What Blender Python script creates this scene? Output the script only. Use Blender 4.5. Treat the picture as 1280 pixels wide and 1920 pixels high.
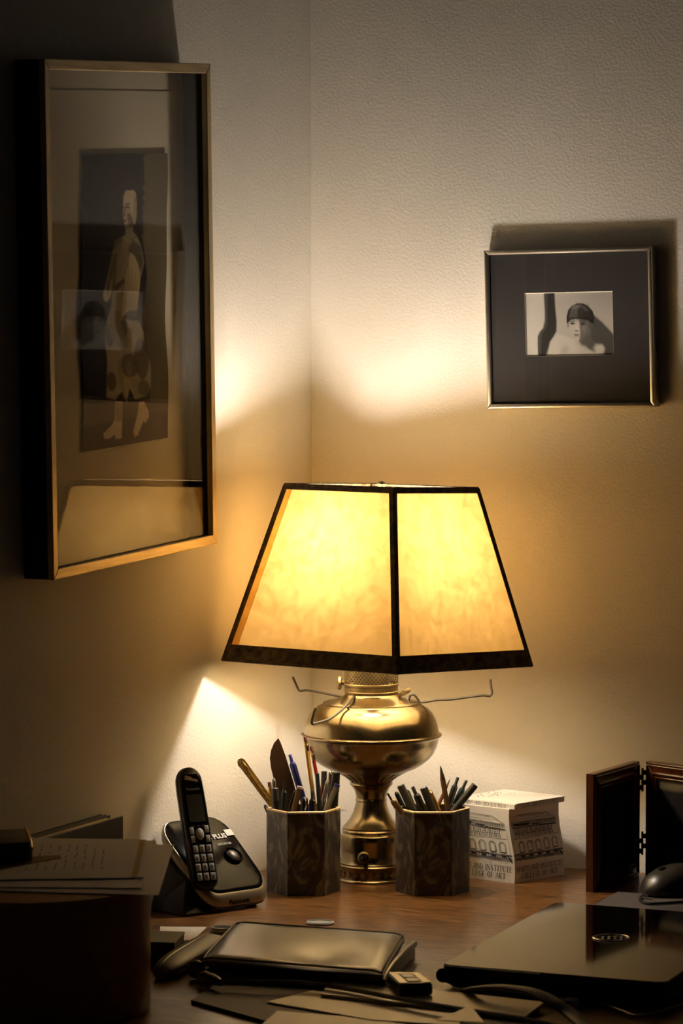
import bpy, bmesh, math, random
import numpy as np
from math import sin, cos, pi, atan, radians, sqrt
from mathutils import Vector, Matrix
random.seed(7)
for o in list(bpy.data.objects): bpy.data.objects.remove(o)
SC = bpy.context.scene
COL = SC.collection
# ------------------------------------------------------------------ camera
F = 7708.9                      # focal length in pixels of the 1280x1920 frame
YAW, ROLL, PITCH = .4013, .001, -atan((960-466.4)/7708.9)
CAM = Vector((2.1692, -5.0105, .805))
fw = Vector((-sin(YAW)*cos(PITCH), cos(YAW)*cos(PITCH), sin(PITCH)))
r0 = Vector((cos(YAW), sin(YAW), 0)); u0 = r0.cross(fw)
rt = r0*cos(ROLL)-u0*sin(ROLL); up = u0*cos(ROLL)+r0*sin(ROLL)
cd = bpy.data.cameras.new('camera'); cam = bpy.data.objects.new('camera', cd); COL.objects.link(cam)
cd.sensor_fit = 'VERTICAL'; cd.sensor_height = 36; cd.sensor_width = 24; cd.lens = F/1920*36
cd.clip_start = .05; cd.clip_end = 50
cam.matrix_world = Matrix(((rt.x, up.x, -fw.x, CAM.x), (rt.y, up.y, -fw.y, CAM.y), (rt.z, up.z, -fw.z, CAM.z), (0, 0, 0, 1)))
cd.dof.use_dof = True; cd.dof.focus_distance = 5.2; cd.dof.aperture_fstop = 14
SC.camera = cam
# ------------------------------------------------------------------ world, light levels, exposure
w = bpy.data.worlds.new('night_room'); SC.world = w; w.use_nodes = True
w.node_tree.nodes['Background'].inputs[0].default_value = (1, .80, .62, 1)
w.node_tree.nodes['Background'].inputs[1].default_value = .005
BULB_POS = Vector((.1906, -.2389, .4271)); BULB_STRENGTH = 440; BULB_COL = (1, .89, .77)
vs = SC.view_settings; vs.view_transform = 'Standard'; vs.look = 'None'; vs.gamma = 1; vs.exposure = 0; vs.use_curve_mapping = False

def ray(x, y): return fw + rt*((x-640)/F) - up*((y-960)/F)
def onz(x, y, z=0.): d = ray(x, y); return CAM + d*((z-CAM.z)/d.z)
def onx(x, y, X=0.): d = ray(x, y); return CAM + d*((X-CAM.x)/d.x)
def ony(x, y, Y=0.): d = ray(x, y); return CAM + d*((Y-CAM.y)/d.y)
def atd(x, y, d): return CAM + ray(x, y)*d
def depth(p): return (Vector(p)-CAM).dot(fw)

# ------------------------------------------------------------------ materials
def lin(c): return tuple(((v/255)/12.92 if v/255 <= .04045 else ((v/255+.055)/1.055)**2.4) for v in c)
def mat(name, col, rough=.5, metal=0., noise=None, bump=None, coat=0., spec=.5, ior=None, wood=None):
    m = bpy.data.materials.new(name); m.use_nodes = True; nt = m.node_tree; b = nt.nodes['Principled BSDF']
    c = (*col, 1); b.inputs['Base Color'].default_value = c
    b.inputs['Roughness'].default_value = rough; b.inputs['Metallic'].default_value = metal
    b.inputs['Coat Weight'].default_value = coat; b.inputs['Specular IOR Level'].default_value = spec
    tc = nt.nodes.new('ShaderNodeTexCoord')
    if noise:                   # (scale, second colour, contrast low, contrast high, stretch)
        mp = nt.nodes.new('ShaderNodeMapping'); nt.links.new(tc.outputs['Object'], mp.inputs[0])
        if len(noise) > 4: mp.inputs['Scale'].default_value = noise[4]
        n = nt.nodes.new('ShaderNodeTexNoise'); n.inputs['Scale'].default_value = noise[0]; n.inputs['Detail'].default_value = 6
        if len(noise) > 5: n.inputs['Distortion'].default_value = noise[5]
        nt.links.new(mp.outputs[0], n.inputs['Vector'])
        r = nt.nodes.new('ShaderNodeValToRGB'); r.color_ramp.elements[0].position = noise[2]; r.color_ramp.elements[1].position = noise[3]
        r.color_ramp.elements[0].color = c; r.color_ramp.elements[1].color = (*noise[1], 1)
        nt.links.new(n.outputs['Fac'], r.inputs[0]); nt.links.new(r.outputs[0], b.inputs['Base Color'])
    if bump:                    # (scale, strength, distance)
        n2 = nt.nodes.new('ShaderNodeTexNoise'); n2.inputs['Scale'].default_value = bump[0]; n2.inputs['Detail'].default_value = bump[3] if len(bump) > 3 else 3
        nt.links.new(tc.outputs['Object'], n2.inputs['Vector'])
        bp = nt.nodes.new('ShaderNodeBump'); bp.inputs['Strength'].default_value = bump[1]; bp.inputs['Distance'].default_value = bump[2]
        nt.links.new(n2.outputs['Fac'], bp.inputs['Height']); nt.links.new(bp.outputs[0], b.inputs['Normal'])
    return m
def vcmat(name, rough=.7):
    m = mat(name, (1, 1, 1), rough); nt = m.node_tree
    a = nt.nodes.new('ShaderNodeAttribute'); a.attribute_name = 'ink'
    nt.links.new(a.outputs['Color'], nt.nodes['Principled BSDF'].inputs['Base Color']); return m
def glassmat(name, f0=.04, tint=(1, 1, 1), k=.5):
    m = bpy.data.materials.new(name); m.use_nodes = True; nt = m.node_tree; nt.nodes.clear()
    o = nt.nodes.new('ShaderNodeOutputMaterial'); mx = nt.nodes.new('ShaderNodeMixShader')
    t = nt.nodes.new('ShaderNodeBsdfTransparent'); t.inputs[0].default_value = (*tint, 1)
    g = nt.nodes.new('ShaderNodeBsdfGlossy'); g.inputs['Roughness'].default_value = .01
    lw = nt.nodes.new('ShaderNodeLayerWeight'); lw.inputs['Blend'].default_value = .5
    p = nt.nodes.new('ShaderNodeMath'); p.operation = 'POWER'; p.inputs[1].default_value = 5
    q = nt.nodes.new('ShaderNodeMath'); q.operation = 'MULTIPLY_ADD'; q.inputs[1].default_value = k; q.inputs[2].default_value = f0
    nt.links.new(lw.outputs['Facing'], p.inputs[0]); nt.links.new(p.outputs[0], q.inputs[0]); nt.links.new(q.outputs[0], mx.inputs[0])
    nt.links.new(t.outputs[0], mx.inputs[1]); nt.links.new(g.outputs[0], mx.inputs[2]); nt.links.new(mx.outputs[0], o.inputs[0]); return m
def parchment(name, tr, df, mixv, dark):
    m = bpy.data.materials.new(name); m.use_nodes = True; nt = m.node_tree; nt.nodes.clear()
    o = nt.nodes.new('ShaderNodeOutputMaterial'); mx = nt.nodes.new('ShaderNodeMixShader'); mx.inputs[0].default_value = mixv
    t = nt.nodes.new('ShaderNodeBsdfTranslucent'); d = nt.nodes.new('ShaderNodeBsdfDiffuse'); d.inputs[0].default_value = (*df, 1)
    tc = nt.nodes.new('ShaderNodeTexCoord'); n = nt.nodes.new('ShaderNodeTexNoise'); n.inputs['Scale'].default_value = 55; n.inputs['Detail'].default_value = 10; n.inputs['Roughness'].default_value = .74; n.inputs['Distortion'].default_value = .5
    r = nt.nodes.new('ShaderNodeValToRGB'); r.color_ramp.elements[0].position = .36; r.color_ramp.elements[1].position = .64
    r.color_ramp.elements[0].color = (*dark, 1); r.color_ramp.elements[1].color = (*tr, 1)
    nt.links.new(tc.outputs['Object'], n.inputs['Vector']); nt.links.new(n.outputs['Fac'], r.inputs[0]); nt.links.new(r.outputs[0], t.inputs[0])
    nt.links.new(d.outputs[0], mx.inputs[1]); nt.links.new(t.outputs[0], mx.inputs[2]); nt.links.new(mx.outputs[0], o.inputs[0]); return m

M = {}
M['wall'] = mat('painted_plaster', (.73, .70, .64), .85, noise=(5, (.70, .665, .60), .3, .7), bump=(260, .35, .0022, 4), spec=.25)
M['wood'] = mat('oak_desk', (.032, .013, .004), .28, noise=(15, (.29, .135, .042), .37, .66, (1.1, 9, 1), 2.4), bump=(300, .12, .001), spec=.26)
M['floor'] = mat('floor_boards', (.10, .06, .035), .5)
M['brass'] = mat('aged_brass', (.34, .275, .165), .22, 1., noise=(34, (.165, .13, .072), .38, .78), bump=(120, .05, .001, 6))
M['brass_dark'] = mat('tarnished_brass', (.22, .16, .08), .42, 1., noise=(60, (.36, .27, .13), .4, .7))
M['wire'] = mat('dark_wire', (.05, .04, .028), .5, .3)
M['black'] = mat('black_plastic', (.012, .012, .013), .35)
M['gloss'] = mat('glossy_black', (.006, .006, .007), .06, spec=.35)
M['parch'] = parchment('parchment', (.70, .43, .135), (.84, .70, .42), .23, (.46, .265, .070))
M['tape_t'] = parchment('amber_tape', (1, .90, .60), (.5, .28, .10), .75, (.95, .80, .48))
M['tape'] = mat('dark_brown_tape', (.16, .095, .04), .6, noise=(120, (.06, .034, .015), .4, .6))
M['trim'] = mat('mottled_trim', (.15, .10, .045), .6, noise=(70, (.03, .02, .01), .42, .6))
M['silver'] = mat('satin_silver', (.62, .58, .50), .33, 1.)
M['goldleaf'] = mat('champagne_gilt', (.55, .44, .26), .42, .85, noise=(60, (.38, .29, .16), .35, .7, (1, .2, 4)), bump=(90, .1, .001))
M['goldleaf_h'] = mat('champagne_gilt_rail', (.55, .44, .26), .42, .85, noise=(60, (.38, .29, .16), .35, .7, (1, 4, .2)), bump=(90, .1, .001))
M['blackwood'] = mat('black_wood', (.006, .005, .005), .6)
M['mat_black'] = mat('black_matboard', (.022, .019, .020), .8, bump=(400, .1, .0005))
M['mat_edge'] = mat('matboard_core', (.75, .70, .60), .8)
M['backing'] = mat('cream_rag_sheet', (.60, .54, .40), .9, noise=(9, (.53, .47, .34), .3, .7))
M['ink'] = vcmat('printed_ink', .9)
M['photo'] = vcmat('photograph_print', .7)
M['glass'] = glassmat('frame_glass', .022)
M['paper'] = mat('white_paper', (.80, .76, .70), .55)
M['print'] = mat('black_print', (.035, .03, .028), .8)
M['marble'] = mat('marbled_paper', (.022, .022, .018), .42, noise=(22, (.15, .12, .08), .42, .62, (1, 1, .6), 4.5), coat=.15)
nt = M['marble'].node_tree
_r = [n for n in nt.nodes if n.type == 'VALTORGB'][0].color_ramp
for p, c in ((.47, (.055, .018, .010)), (.51, (.025, .036, .040)), (.56, (.085, .065, .038))): _e = _r.elements.new(p); _e.color = (*c, 1)
M['mahog'] = mat('mahogany', (.075, .020, .010), .22, noise=(30, (.13, .040, .016), .4, .7, (1, 1, .15)), coat=.4)
M['leather'] = mat('black_leather', (.050, .042, .024), .30, bump=(260, .12, .001), spec=.8)
M['leather_br'] = mat('olive_leather', (.075, .058, .030), .5, bump=(220, .2, .001))
M['tan'] = mat('kraft_paper', (.80, .62, .36), .36, noise=(14, (.72, .54, .30), .3, .7))
M['tan2'] = mat('manila_paper', (.86, .72, .46), .38)
M['bin'] = mat('brown_leatherette', (.46, .20, .06), .5, bump=(180, .2, .001))
M['pad'] = mat('grey_mouse_pad', (.050, .042, .045), .9, bump=(700, .3, .0006), noise=(500, (.09, .078, .078), .4, .6))
M['greybtn'] = mat('grey_key', (.42, .41, .36), .4)
M['phsilver'] = mat('bronze_silver_plastic', (.34, .30, .22), .3, .6)
M['lcd'] = mat('dim_screen', (.045, .043, .028), .25)
M['white'] = mat('white_print', (.72, .72, .74), .6)
def simple(n, c, r=.4, m=0.): M[n] = mat(n, c, r, m); return M[n]
M['phgloss'] = mat('phone_gloss', (.004, .004, .005), .10, spec=.03)
M['opener'] = mat('engraved_brass', (.62, .42, .13), .35, .35, noise=(260, (.30, .19, .05), .5, .62))
M['strap'] = mat('dull_black_leather', (.035, .030, .020), .55, bump=(260, .2, .001), spec=.35)
simple('blue', (.035, .04, .24), .3); simple('red', (.35, .02, .012), .35); simple('yellow', (.42, .23, .03), .35)
simple('eraser', (.14, .035, .02), .8); simple('gold', (.60, .42, .14), .3, 1.); simple('chrome', (.6, .58, .54), .2, 1.)
simple('grey', (.20, .19, .17), .4); simple('teal', (.022, .045, .05), .35); simple('rawwood', (.16, .085, .038), .6)
simple('orange', (.30, .09, .015), .5); simple('bronze', (.28, .16, .075), .35, .7); simple('penblack', (.012, .012, .011), .3)
simple('darkcover', (.035, .045, .045), .4); simple('greenbox', (.13, .12, .07), .6); simple('marblebox', (.04, .02, .015), .5)
simple('blade', (.065, .032, .016), .42); simple('plastic_clear', (.62, .60, .55), .2); simple('capgrey', (.045, .044, .04), .35)
for _m in ('ink', 'photo'): M[_m].node_tree.nodes['Principled BSDF'].inputs['Specular IOR Level'].default_value = .1
simple('pinkwhite', (.75, .62, .62), .4)

# ------------------------------------------------------------------ helpers
def obj(name, bm, m, parent=None, smooth=False, label=None):
    me = bpy.data.meshes.new(name)
    if parent is not None:
        bmesh.ops.translate(bm, verts=bm.verts, vec=-parent.location) if parent.get('_w', 1) else None
    bmesh.ops.recalc_face_normals(bm, faces=bm.faces)
    bm.to_mesh(me); bm.free()
    for mm in (m if isinstance(m, (list, tuple)) else [m]): me.materials.append(mm)
    if smooth:
        for p in me.polygons: p.use_smooth = True
        try: me.set_sharp_from_angle(angle=radians(38))
        except Exception: pass
    o = bpy.data.objects.new(name, me); COL.objects.link(o)
    if parent is not None: o.parent = parent
    if label: o['label'] = label
    return o
def sub(name, bm, m, part, smooth=False, label=None):
    """sub-part: child of a part whose own parent is the thing (geometry given in world space)"""
    bmesh.ops.translate(bm, verts=bm.verts, vec=-part.parent.location)
    o = obj(name, bm, m, None, smooth, label); o.parent = part; return o
def thing(name, label, cat, loc, group=None):
    o = bpy.data.objects.new(name, None); COL.objects.link(o); o.location = loc; o.empty_display_size = .02
    o['label'] = label; o['category'] = cat
    if group: o['group'] = group
    return o
def tag(o, label, cat, group=None):
    o['label'] = label; o['category'] = cat
    if group: o['group'] = group
    return o
def struct(o): o['kind'] = 'structure'; return o
def NB(): return bmesh.new()
def hexa(bm, p, bev=0., seg=2):
    """p: 8 points, bottom 4 ccw then top 4"""
    v = [bm.verts.new(q) for q in p]
    fs = [bm.faces.new([v[i] for i in f]) for f in ((3, 2, 1, 0), (4, 5, 6, 7), (0, 1, 5, 4), (1, 2, 6, 5), (2, 3, 7, 6), (3, 0, 4, 7))]
    if bev: bmesh.ops.bevel(bm, geom=list({e for f in fs for e in f.edges}), offset=bev, segments=seg, affect='EDGES', profile=.5)
def box(bm, lo, hi, M4=None, bev=0., seg=2):
    x0, y0, z0 = lo; x1, y1, z1 = hi
    p = [Vector(q) for q in ((x0, y0, z0), (x1, y0, z0), (x1, y1, z0), (x0, y1, z0), (x0, y0, z1), (x1, y0, z1), (x1, y1, z1), (x0, y1, z1))]
    if M4 is not None: p = [M4 @ q for q in p]
    hexa(bm, p, bev, seg)
def prism(bm, pts, z0, z1, M4=None, bev=0., seg=2):
    M4 = M4 or Matrix()
    a = [bm.verts.new(M4 @ Vector((x, y, z0))) for x, y in pts]; b = [bm.verts.new(M4 @ Vector((x, y, z1))) for x, y in pts]
    n = len(pts); bm.faces.new(a[::-1]); t = bm.faces.new(b)
    for i in range(n): bm.faces.new((a[i], a[(i+1) % n], b[(i+1) % n], b[i]))
    if bev: bmesh.ops.bevel(bm, geom=list(t.edges), offset=bev, segments=seg, affect='EDGES', profile=.5)
def slab(bm, top, th, bev=0.):
    """quad/polygon of world points, thickened downward by th"""
    b = [bm.verts.new(Vector(p)-Vector((0, 0, th))) for p in top]; a = [bm.verts.new(p) for p in top]; n = len(top)
    bm.faces.new(b[::-1]); t = bm.faces.new(a)
    for i in range(n): bm.faces.new((b[i], b[(i+1) % n], a[(i+1) % n], a[i]))
    if bev: bmesh.ops.bevel(bm, geom=list(t.edges), offset=bev, segments=3, affect='EDGES', profile=.5)
def tube(bm, pts, rad, n=10, caps=True, flat=1., upv=None):
    pts = [Vector(p) for p in pts]; rings = []
    if not hasattr(rad, '__len__'): rad = [rad]*len(pts)
    prev = None
    for i, p in enumerate(pts):
        t = (pts[min(i+1, len(pts)-1)]-pts[max(i-1, 0)]).normalized()
        if prev is None:
            a = Vector(upv) if upv is not None else (Vector((0, 0, 1)) if abs(t.z) < .9 else Vector((1, 0, 0)))
        else: a = prev
        a = (a - t*a.dot(t)).normalized(); prev = a; b = t.cross(a)
        rings.append([bm.verts.new(p + (a*cos(2*pi*k/n)*flat + b*sin(2*pi*k/n))*rad[i]) for k in range(n)])
    for i in range(len(rings)-1):
        for k in range(n): bm.faces.new((rings[i][k], rings[i][(k+1) % n], rings[i+1][(k+1) % n], rings[i+1][k]))
    if caps: bm.faces.new(rings[0][::-1]); bm.faces.new(rings[-1])
def smoothpath(pts, k=6):
    pts = [Vector(p) for p in pts]; out = []
    for i in range(len(pts)-1):
        p0 = pts[max(i-1, 0)]; p1 = pts[i]; p2 = pts[i+1]; p3 = pts[min(i+2, len(pts)-1)]
        for j in range(k):
            t = j/k; out.append(.5*((2*p1)+(p2-p0)*t+(2*p0-5*p1+4*p2-p3)*t*t+(3*p1-p0-3*p2+p3)*t**3))
    out.append(pts[-1]); return out
def lathe(bm, prof, c=(0, 0, 0), n=64, M4=None):
    c = Vector(c); rings = []
    for r, z in prof:
        if r < 1e-6: rings.append([bm.verts.new(c+Vector((0, 0, z)))])
        else: rings.append([bm.verts.new(c+Vector((r*cos(2*pi*k/n), r*sin(2*pi*k/n), z))) for k in range(n)])
    for a, b in zip(rings, rings[1:]):
        for k in range(n):
            k2 = (k+1) % n
            if len(a) == 1 and len(b) == 1: continue
            if len(a) == 1: bm.faces.new((a[0], b[k2], b[k]))
            elif len(b) == 1: bm.faces.new((a[k], a[k2], b[0]))
            else: bm.faces.new((a[k], a[k2], b[k2], b[k]))
    if M4 is not None: bmesh.ops.transform(bm, matrix=M4, verts=bm.verts)
def text(body, size, M4, extrude=.0002, sx=1., align='LEFT', bold=0.):
    """letters as a bmesh, placed by M4 (x right, y up, z out)"""
    cu = bpy.data.curves.new('t', 'FONT'); cu.body = body; cu.size = size; cu.extrude = extrude; cu.align_x = align; cu.resolution_u = 3; cu.offset = bold
    o = bpy.data.objects.new('t', cu); COL.objects.link(o); bpy.context.view_layer.update()
    me = bpy.data.meshes.new_from_object(o.evaluated_get(bpy.context.evaluated_depsgraph_get()))
    bm = NB(); bm.from_mesh(me); bpy.data.objects.remove(o); bpy.data.meshes.remove(me)
    bmesh.ops.transform(bm, matrix=M4 @ Matrix.Diagonal((sx, 1, 1, 1)), verts=bm.verts); return bm
def join(a, b):
    me = bpy.data.meshes.new('j'); b.to_mesh(me); b.free(); a.from_mesh(me); bpy.data.meshes.remove(me); return a
def basis(o, x, y, z):
    return Matrix(((x.x, y.x, z.x, o.x), (x.y, y.y, z.y, o.y), (x.z, y.z, z.z, o.z), (0, 0, 0, 1)))

# painted pictures: soft polygons evaluated on a fine grid of vertices
def sdpoly(X, Y, poly):
    poly = np.array(poly, float); d = np.full(X.shape, 1e9); inside = np.zeros(X.shape, bool)
    for i in range(len(poly)):
        x1, y1 = poly[i]; x2, y2 = poly[(i+1) % len(poly)]
        ex, ey = x2-x1, y2-y1; L = ex*ex+ey*ey+1e-12
        t = np.clip(((X-x1)*ex+(Y-y1)*ey)/L, 0, 1)
        d = np.minimum(d, np.hypot(X-x1-t*ex, Y-y1-t*ey))
        if y1 != y2:
            c = ((y1 > Y) != (y2 > Y)) & (X < (x2-x1)*(Y-y1)/(y2-y1)+x1); inside ^= c
    return np.where(inside, -d, d)
def paint(img, X, Y, poly, col, blur=4., a=1.):
    m = np.clip(.5-sdpoly(X, Y, poly)/blur, 0, 1)*a
    img[...] = img*(1-m[..., None])+np.array(col)*m[..., None]
def ell(cx, cy, rx, ry, rot=0, n=24):
    return [(cx+rx*cos(t)*cos(rot)-ry*sin(t)*sin(rot), cy+rx*cos(t)*sin(rot)+ry*sin(t)*cos(rot)) for t in [2*pi*k/n for k in range(n)]]
def picture_mesh(name, img, place, m, parent=None, subof=None):
    ny, nx, _ = img.shape; me = bpy.data.meshes.new(name)
    V = [place(i/(nx-1), j/(ny-1)) for j in range(ny) for i in range(nx)]
    Fc = [(j*nx+i, j*nx+i+1, (j+1)*nx+i+1, (j+1)*nx+i) for j in range(ny-1) for i in range(nx-1)]
    off = parent.location if parent is not None else Vector()
    me.from_pydata([v-off for v in V], [], Fc); me.materials.append(m)
    at = me.color_attributes.new('ink', 'FLOAT_COLOR', 'POINT')
    at.data.foreach_set('color', np.concatenate([img.reshape(-1, 3), np.ones((nx*ny, 1))], 1).astype(np.float32).ravel())
    o = bpy.data.objects.new(name, me); COL.objects.link(o)
    o.parent = subof if subof is not None else parent
    return o

# ------------------------------------------------------------------ the room
bm = NB(); box(bm, (-.1, -5.6, -.75), (0, .1, 1.75)); struct(obj('wall_left', bm, M['wall']))
bm = NB(); box(bm, (0, 0, -.75), (4.2, .1, 1.75)); struct(obj('wall_back', bm, M['wall']))
bm = NB(); box(bm, (0, -5.6, -.8), (4.2, 0, -.75)); struct(obj('floor', bm, M['floor']))
bm = NB(); box(bm, (.001, -1.42, -.035), (1.5, -.001, 0), bev=.004)
dk = thing('desk', 'brown oak desk with glossy grained top filling the room corner', 'desk', (.7, -.7, -.75))
obj('desktop', bm, M['wood'], dk)
for x in (.06, 1.44):
    for y in (-.06, -1.36):
        bm = NB(); box(bm, (x-.03, y-.03, -.75), (x+.03, y+.03, -.035)); obj('leg', bm, M['wood'], dk)

# ------------------------------------------------------------------ table lamp
LA = onz(696, 1649)             # foot of the lamp axis
lamp = thing('table_lamp', 'old brass oil lamp converted to electric with square parchment shade', 'lamp', LA)
S = depth(LA)/F                 # metres per pixel there
def lz(y): return (1649-(1230+y/2.909))*S*1.006
def lr(r): return r/2.909*S
def prof(l): return [(lr(r), lz(y)) for r, y in l]
bm = NB(); base_p = prof([(0, 1219), (190, 1219), (192, 1212), (188, 1204), (180, 1200), (176, 1150), (180, 1142), (181, 1134), (176, 1128), (178, 1120), (172, 1112), (165, 1090), (168, 1050), (176, 1000), (175, 975), (170, 966), (160, 958), (162, 946), (156, 938), (158, 930), (140, 912), (118, 885), (100, 850), (90, 820), (84, 795), (82, 790)])
lathe(bm, base_p, LA, 72); obj('base', bm, M['brass'], lamp, True)
bm = NB()
for k in range(26):             # pressed crosses round the foot
    a = 2*pi*k/26; c = LA + Vector((cos(a), sin(a), 0))*(lr(179)); c.z = lz(1176)
    t = Vector((-sin(a), cos(a), 0)); n = Vector((cos(a), sin(a), 0)); B = basis(c, t, Vector((0, 0, 1)), n)
    box(bm, (-.0038, -.0014, -.001), (.0038, .0014, .001), B); box(bm, (-.0014, -.0038, -.001), (.0014, .0038, .0011), B)
obj('pressed_crosses', bm, M['brass_dark'], lamp)
bm = NB(); lathe(bm, prof([(82, 790), (88, 786), (86, 778), (82, 772), (84, 760), (90, 735), (104, 712), (112, 704), (118, 696), (116, 688), (112, 684)]), LA, 64); obj('stem', bm, M['brass'], lamp, True)
bm = NB()                       # fluted cup under the font
nn = 96; rings = []
for r, y, am in ((112, 686, 0), (120, 672, .05), (140, 655, .06), (170, 638, .05), (205, 622, .02), (225, 612, 0)):
    rings.append([bm.verts.new(LA+Vector((cos(2*pi*k/nn)*lr(r)*(1+am*abs(sin(12*pi*k/nn*2))), sin(2*pi*k/nn)*lr(r)*(1+am*abs(sin(12*pi*k/nn*2))), lz(y)))) for k in range(nn)])
for a, b in zip(rings, rings[1:]):
    for k in range(nn): bm.faces.new((a[k], a[(k+1) % nn], b[(k+1) % nn], b[k]))
obj('fluted_cup', bm, M['brass'], lamp, True)
bm = NB(); lathe(bm, prof([(200, 626), (245, 608), (285, 585), (315, 560), (340, 530), (355, 500), (364, 470), (369, 447), (372, 441), (378, 438), (384, 432), (383, 425), (376, 421), (369, 419), (366, 405), (360, 375), (350, 345), (332, 312), (308, 287), (285, 272), (272, 266), (266, 264), (263, 260), (262, 254), (254, 251), (220, 244), (180, 232), (155, 220), (146, 212), (142, 205)]), LA, 96)
obj('font', bm, M['brass'], lamp, True)
bm = NB(); lathe(bm, prof([(142, 214), (144, 200), (148, 196), (148, 191), (145, 188), (145, 165), (150, 160), (150, 150), (146, 146)]), LA, 64); bnr = obj('burner_collar', bm, M['brass_dark'], lamp, True)
# perforated gallery: rows of real holes
bm = NB(); nr, rows = 44, 9; z0, z1 = lz(147), lz(40); rg = lr(147)
bm.free(); bm = NB()
dz = (z1-z0)/rows
for j in range(rows):
    for k in range(nr):
        a0 = 2*pi*(k+(.5 if j % 2 else 0))/nr; w_ = 2*pi/nr
        outer = []; inner = []
        for q in range(8):
            t = 2*pi*q/8+pi/8
            sx = max(-1, min(1, cos(t)*1.35)); sy = max(-1, min(1, sin(t)*1.35))
            for lst, fx, fy, zz in ((outer, sx*.5, sy*.5, 1), (inner, cos(t)*.30, sin(t)*.36, 1)):
                ang = a0+fx*w_; lst.append(bm.verts.new(LA+Vector((cos(ang)*rg, sin(ang)*rg, z0+dz*(j+.5+fy)))))
        for q in range(8): bm.faces.new((outer[q], outer[(q+1) % 8], inner[(q+1) % 8], inner[q]))
obj('perforated_gallery', bm, M['brass_dark'], lamp)
bm = NB(); lathe(bm, [(lr(95), lz(190)), (lr(95), lz(20)), (0, lz(20))], LA, 32); obj('burner_core', bm, M['wire'], lamp, True)
# wick knob
kc = atd(520+337*.34375, 1230+147*.34375, depth(LA)-.01); st = atd(520+372*.34375, 1230+147*.34375, depth(LA))
bm = NB(); tube(bm, [kc, st+(st-kc)*.4], .0028, 12); kd = (st-kc).normalized()
nk = (kd*.8+fw*-.6).normalized(); tube(bm, [kc-nk*.003, kc-nk*.0015, kc+nk*.0015, kc+nk*.003], [.0068, .0085, .0085, .0068], 24)
obj('wick_knob', bm, M['brass_dark'], lamp, True)
# three bent wire arms
def arm(pts, d0, d1, r=.0016, pw=1):
    n = len(pts); dl = depth(LA)
    P = [atd(520+x*.34375, 1230+y*.34375, dl+d0+(d1-d0)*(i/(n-1))**pw) for i, (x, y) in enumerate(pts)]
    bm = NB(); tube(bm, smoothpath(P, 4), r, 8); return P, bm
for pts, d0, d1 in (([(85, 118), (96, 142), (112, 178), (124, 190), (155, 186), (200, 193), (250, 202), (310, 214), (380, 226)], .11, .03),
                    ([(208, 283), (199, 310), (188, 352), (190, 370), (206, 368), (240, 359), (280, 345), (330, 312), (380, 265), (408, 232), (425, 214)], -.12, -.034),
                    ([(1160, 128), (1164, 165), (1169, 204), (1155, 218), (1120, 215), (1040, 224), (950, 236), (870, 240), (785, 252), (768, 240), (748, 214), (728, 212), (716, 232), (700, 238)], 0., -.01)):
    P, bm = arm(pts, d0, d1, pw=2.2 if d0 < -.05 else 1); ar = obj('wire_arm', bm, M['wire'], lamp, True)
for x, y, dd in ((452, 214, -.032), (690, 200, -.02)):    # clips that hold the arms to the collar
    c = atd(520+x*.34375, 1230+y*.34375, depth(LA)+dd); bm = NB()
    box(bm, (-.009, -.003, -.001), (.009, .003, .001), basis(c, (rt+up*.5).normalized(), (up-rt*.5).normalized(), -fw), bev=.0008)
    tube(bm, [c-fw*.004, c+fw*.002], .0035, 12); obj('arm_clip', bm, M['brass_dark'], lamp, True)
# rotary switch in the foot
swc = LA + (CAM-LA).normalized()*0; dcam = Vector((CAM.x-LA.x, CAM.y-LA.y, 0)).normalized()
tside = Vector((-dcam.y, dcam.x, 0)); q = LA + dcam*lr(168) + tside*(-lr(40)) + Vector((0, 0, lz(1078)))
x_, y_, z_ = tside, Vector((0, 0, 1)), dcam
bm = NB(); lathe(bm, [(.0085, -.006), (.0085, .0), (.0062, .0022), (.0046, .0016), (.0046, -.002)], (0, 0, 0), 28, basis(q, x_, y_, z_)); sw = obj('switch_bezel', bm, M['brass_dark'], lamp, True)
bm = NB(); lathe(bm, [(.0044, -.003), (.0044, .006), (.003, .009), (0, .009)], (0, 0, 0), 20, basis(q, x_, y_, z_)); sub('switch_button', bm, M['black'], sw, True)
# shade
SCN = Vector((.1950, -.2421, .2834)); UX = Vector((.0074, .0445, 1)).normalized(); syw = 1.2788
ax = Vector((cos(syw), sin(syw), 0)); ax = (ax-UX*ax.dot(UX)).normalized(); ay = Vector((-sin(syw), cos(syw), 0)); ay = (ay-UX*ay.dot(UX)).normalized()
SB = [(-.1357, -.1406), (.1357, -.1406), (.1357, .1406), (-.1357, .1406)]; ST = [(-.0851, -.0875), (.0851, -.0875), (.0851, .0875), (-.0851, .0875)]; SH = .2232
def sp(i, t, s=1.):             # corner i at height fraction t
    a = SB[i % 4]; b = ST[i % 4]; x = a[0]+(b[0]-a[0])*t; y = a[1]+(b[1]-a[1])*t
    return SCN + ax*x*s + ay*y*s + UX*SH*t
def panel(i, t0, t1, a0, a1, off=0.):   # point grid piece of panel i
    A, B, C_, D_ = sp(i, t0), sp(i+1, t0), sp(i+1, t1), sp(i, t1)
    n = (B-A).cross(D_-A).normalized()
    if n.dot((A+B)*.5-(SCN)) < 0: n = -n
    return [A.lerp(B, a0)+n*off, A.lerp(B, a1)+n*off, D_.lerp(C_, a1)+n*off, D_.lerp(C_, a0)+n*off]
bm = NB()
for i in range(4):
    v = [bm.verts.new(p) for p in panel(i, 0, 1, 0, 1)]; bm.faces.new(v)
bmesh.ops.subdivide_edges(bm, edges=bm.edges, cuts=6, use_grid_fill=True); bmesh.ops.remove_doubles(bm, verts=bm.verts, dist=1e-5)
shade = obj('lamp_shade', bm, M['parch'], lamp)
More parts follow.
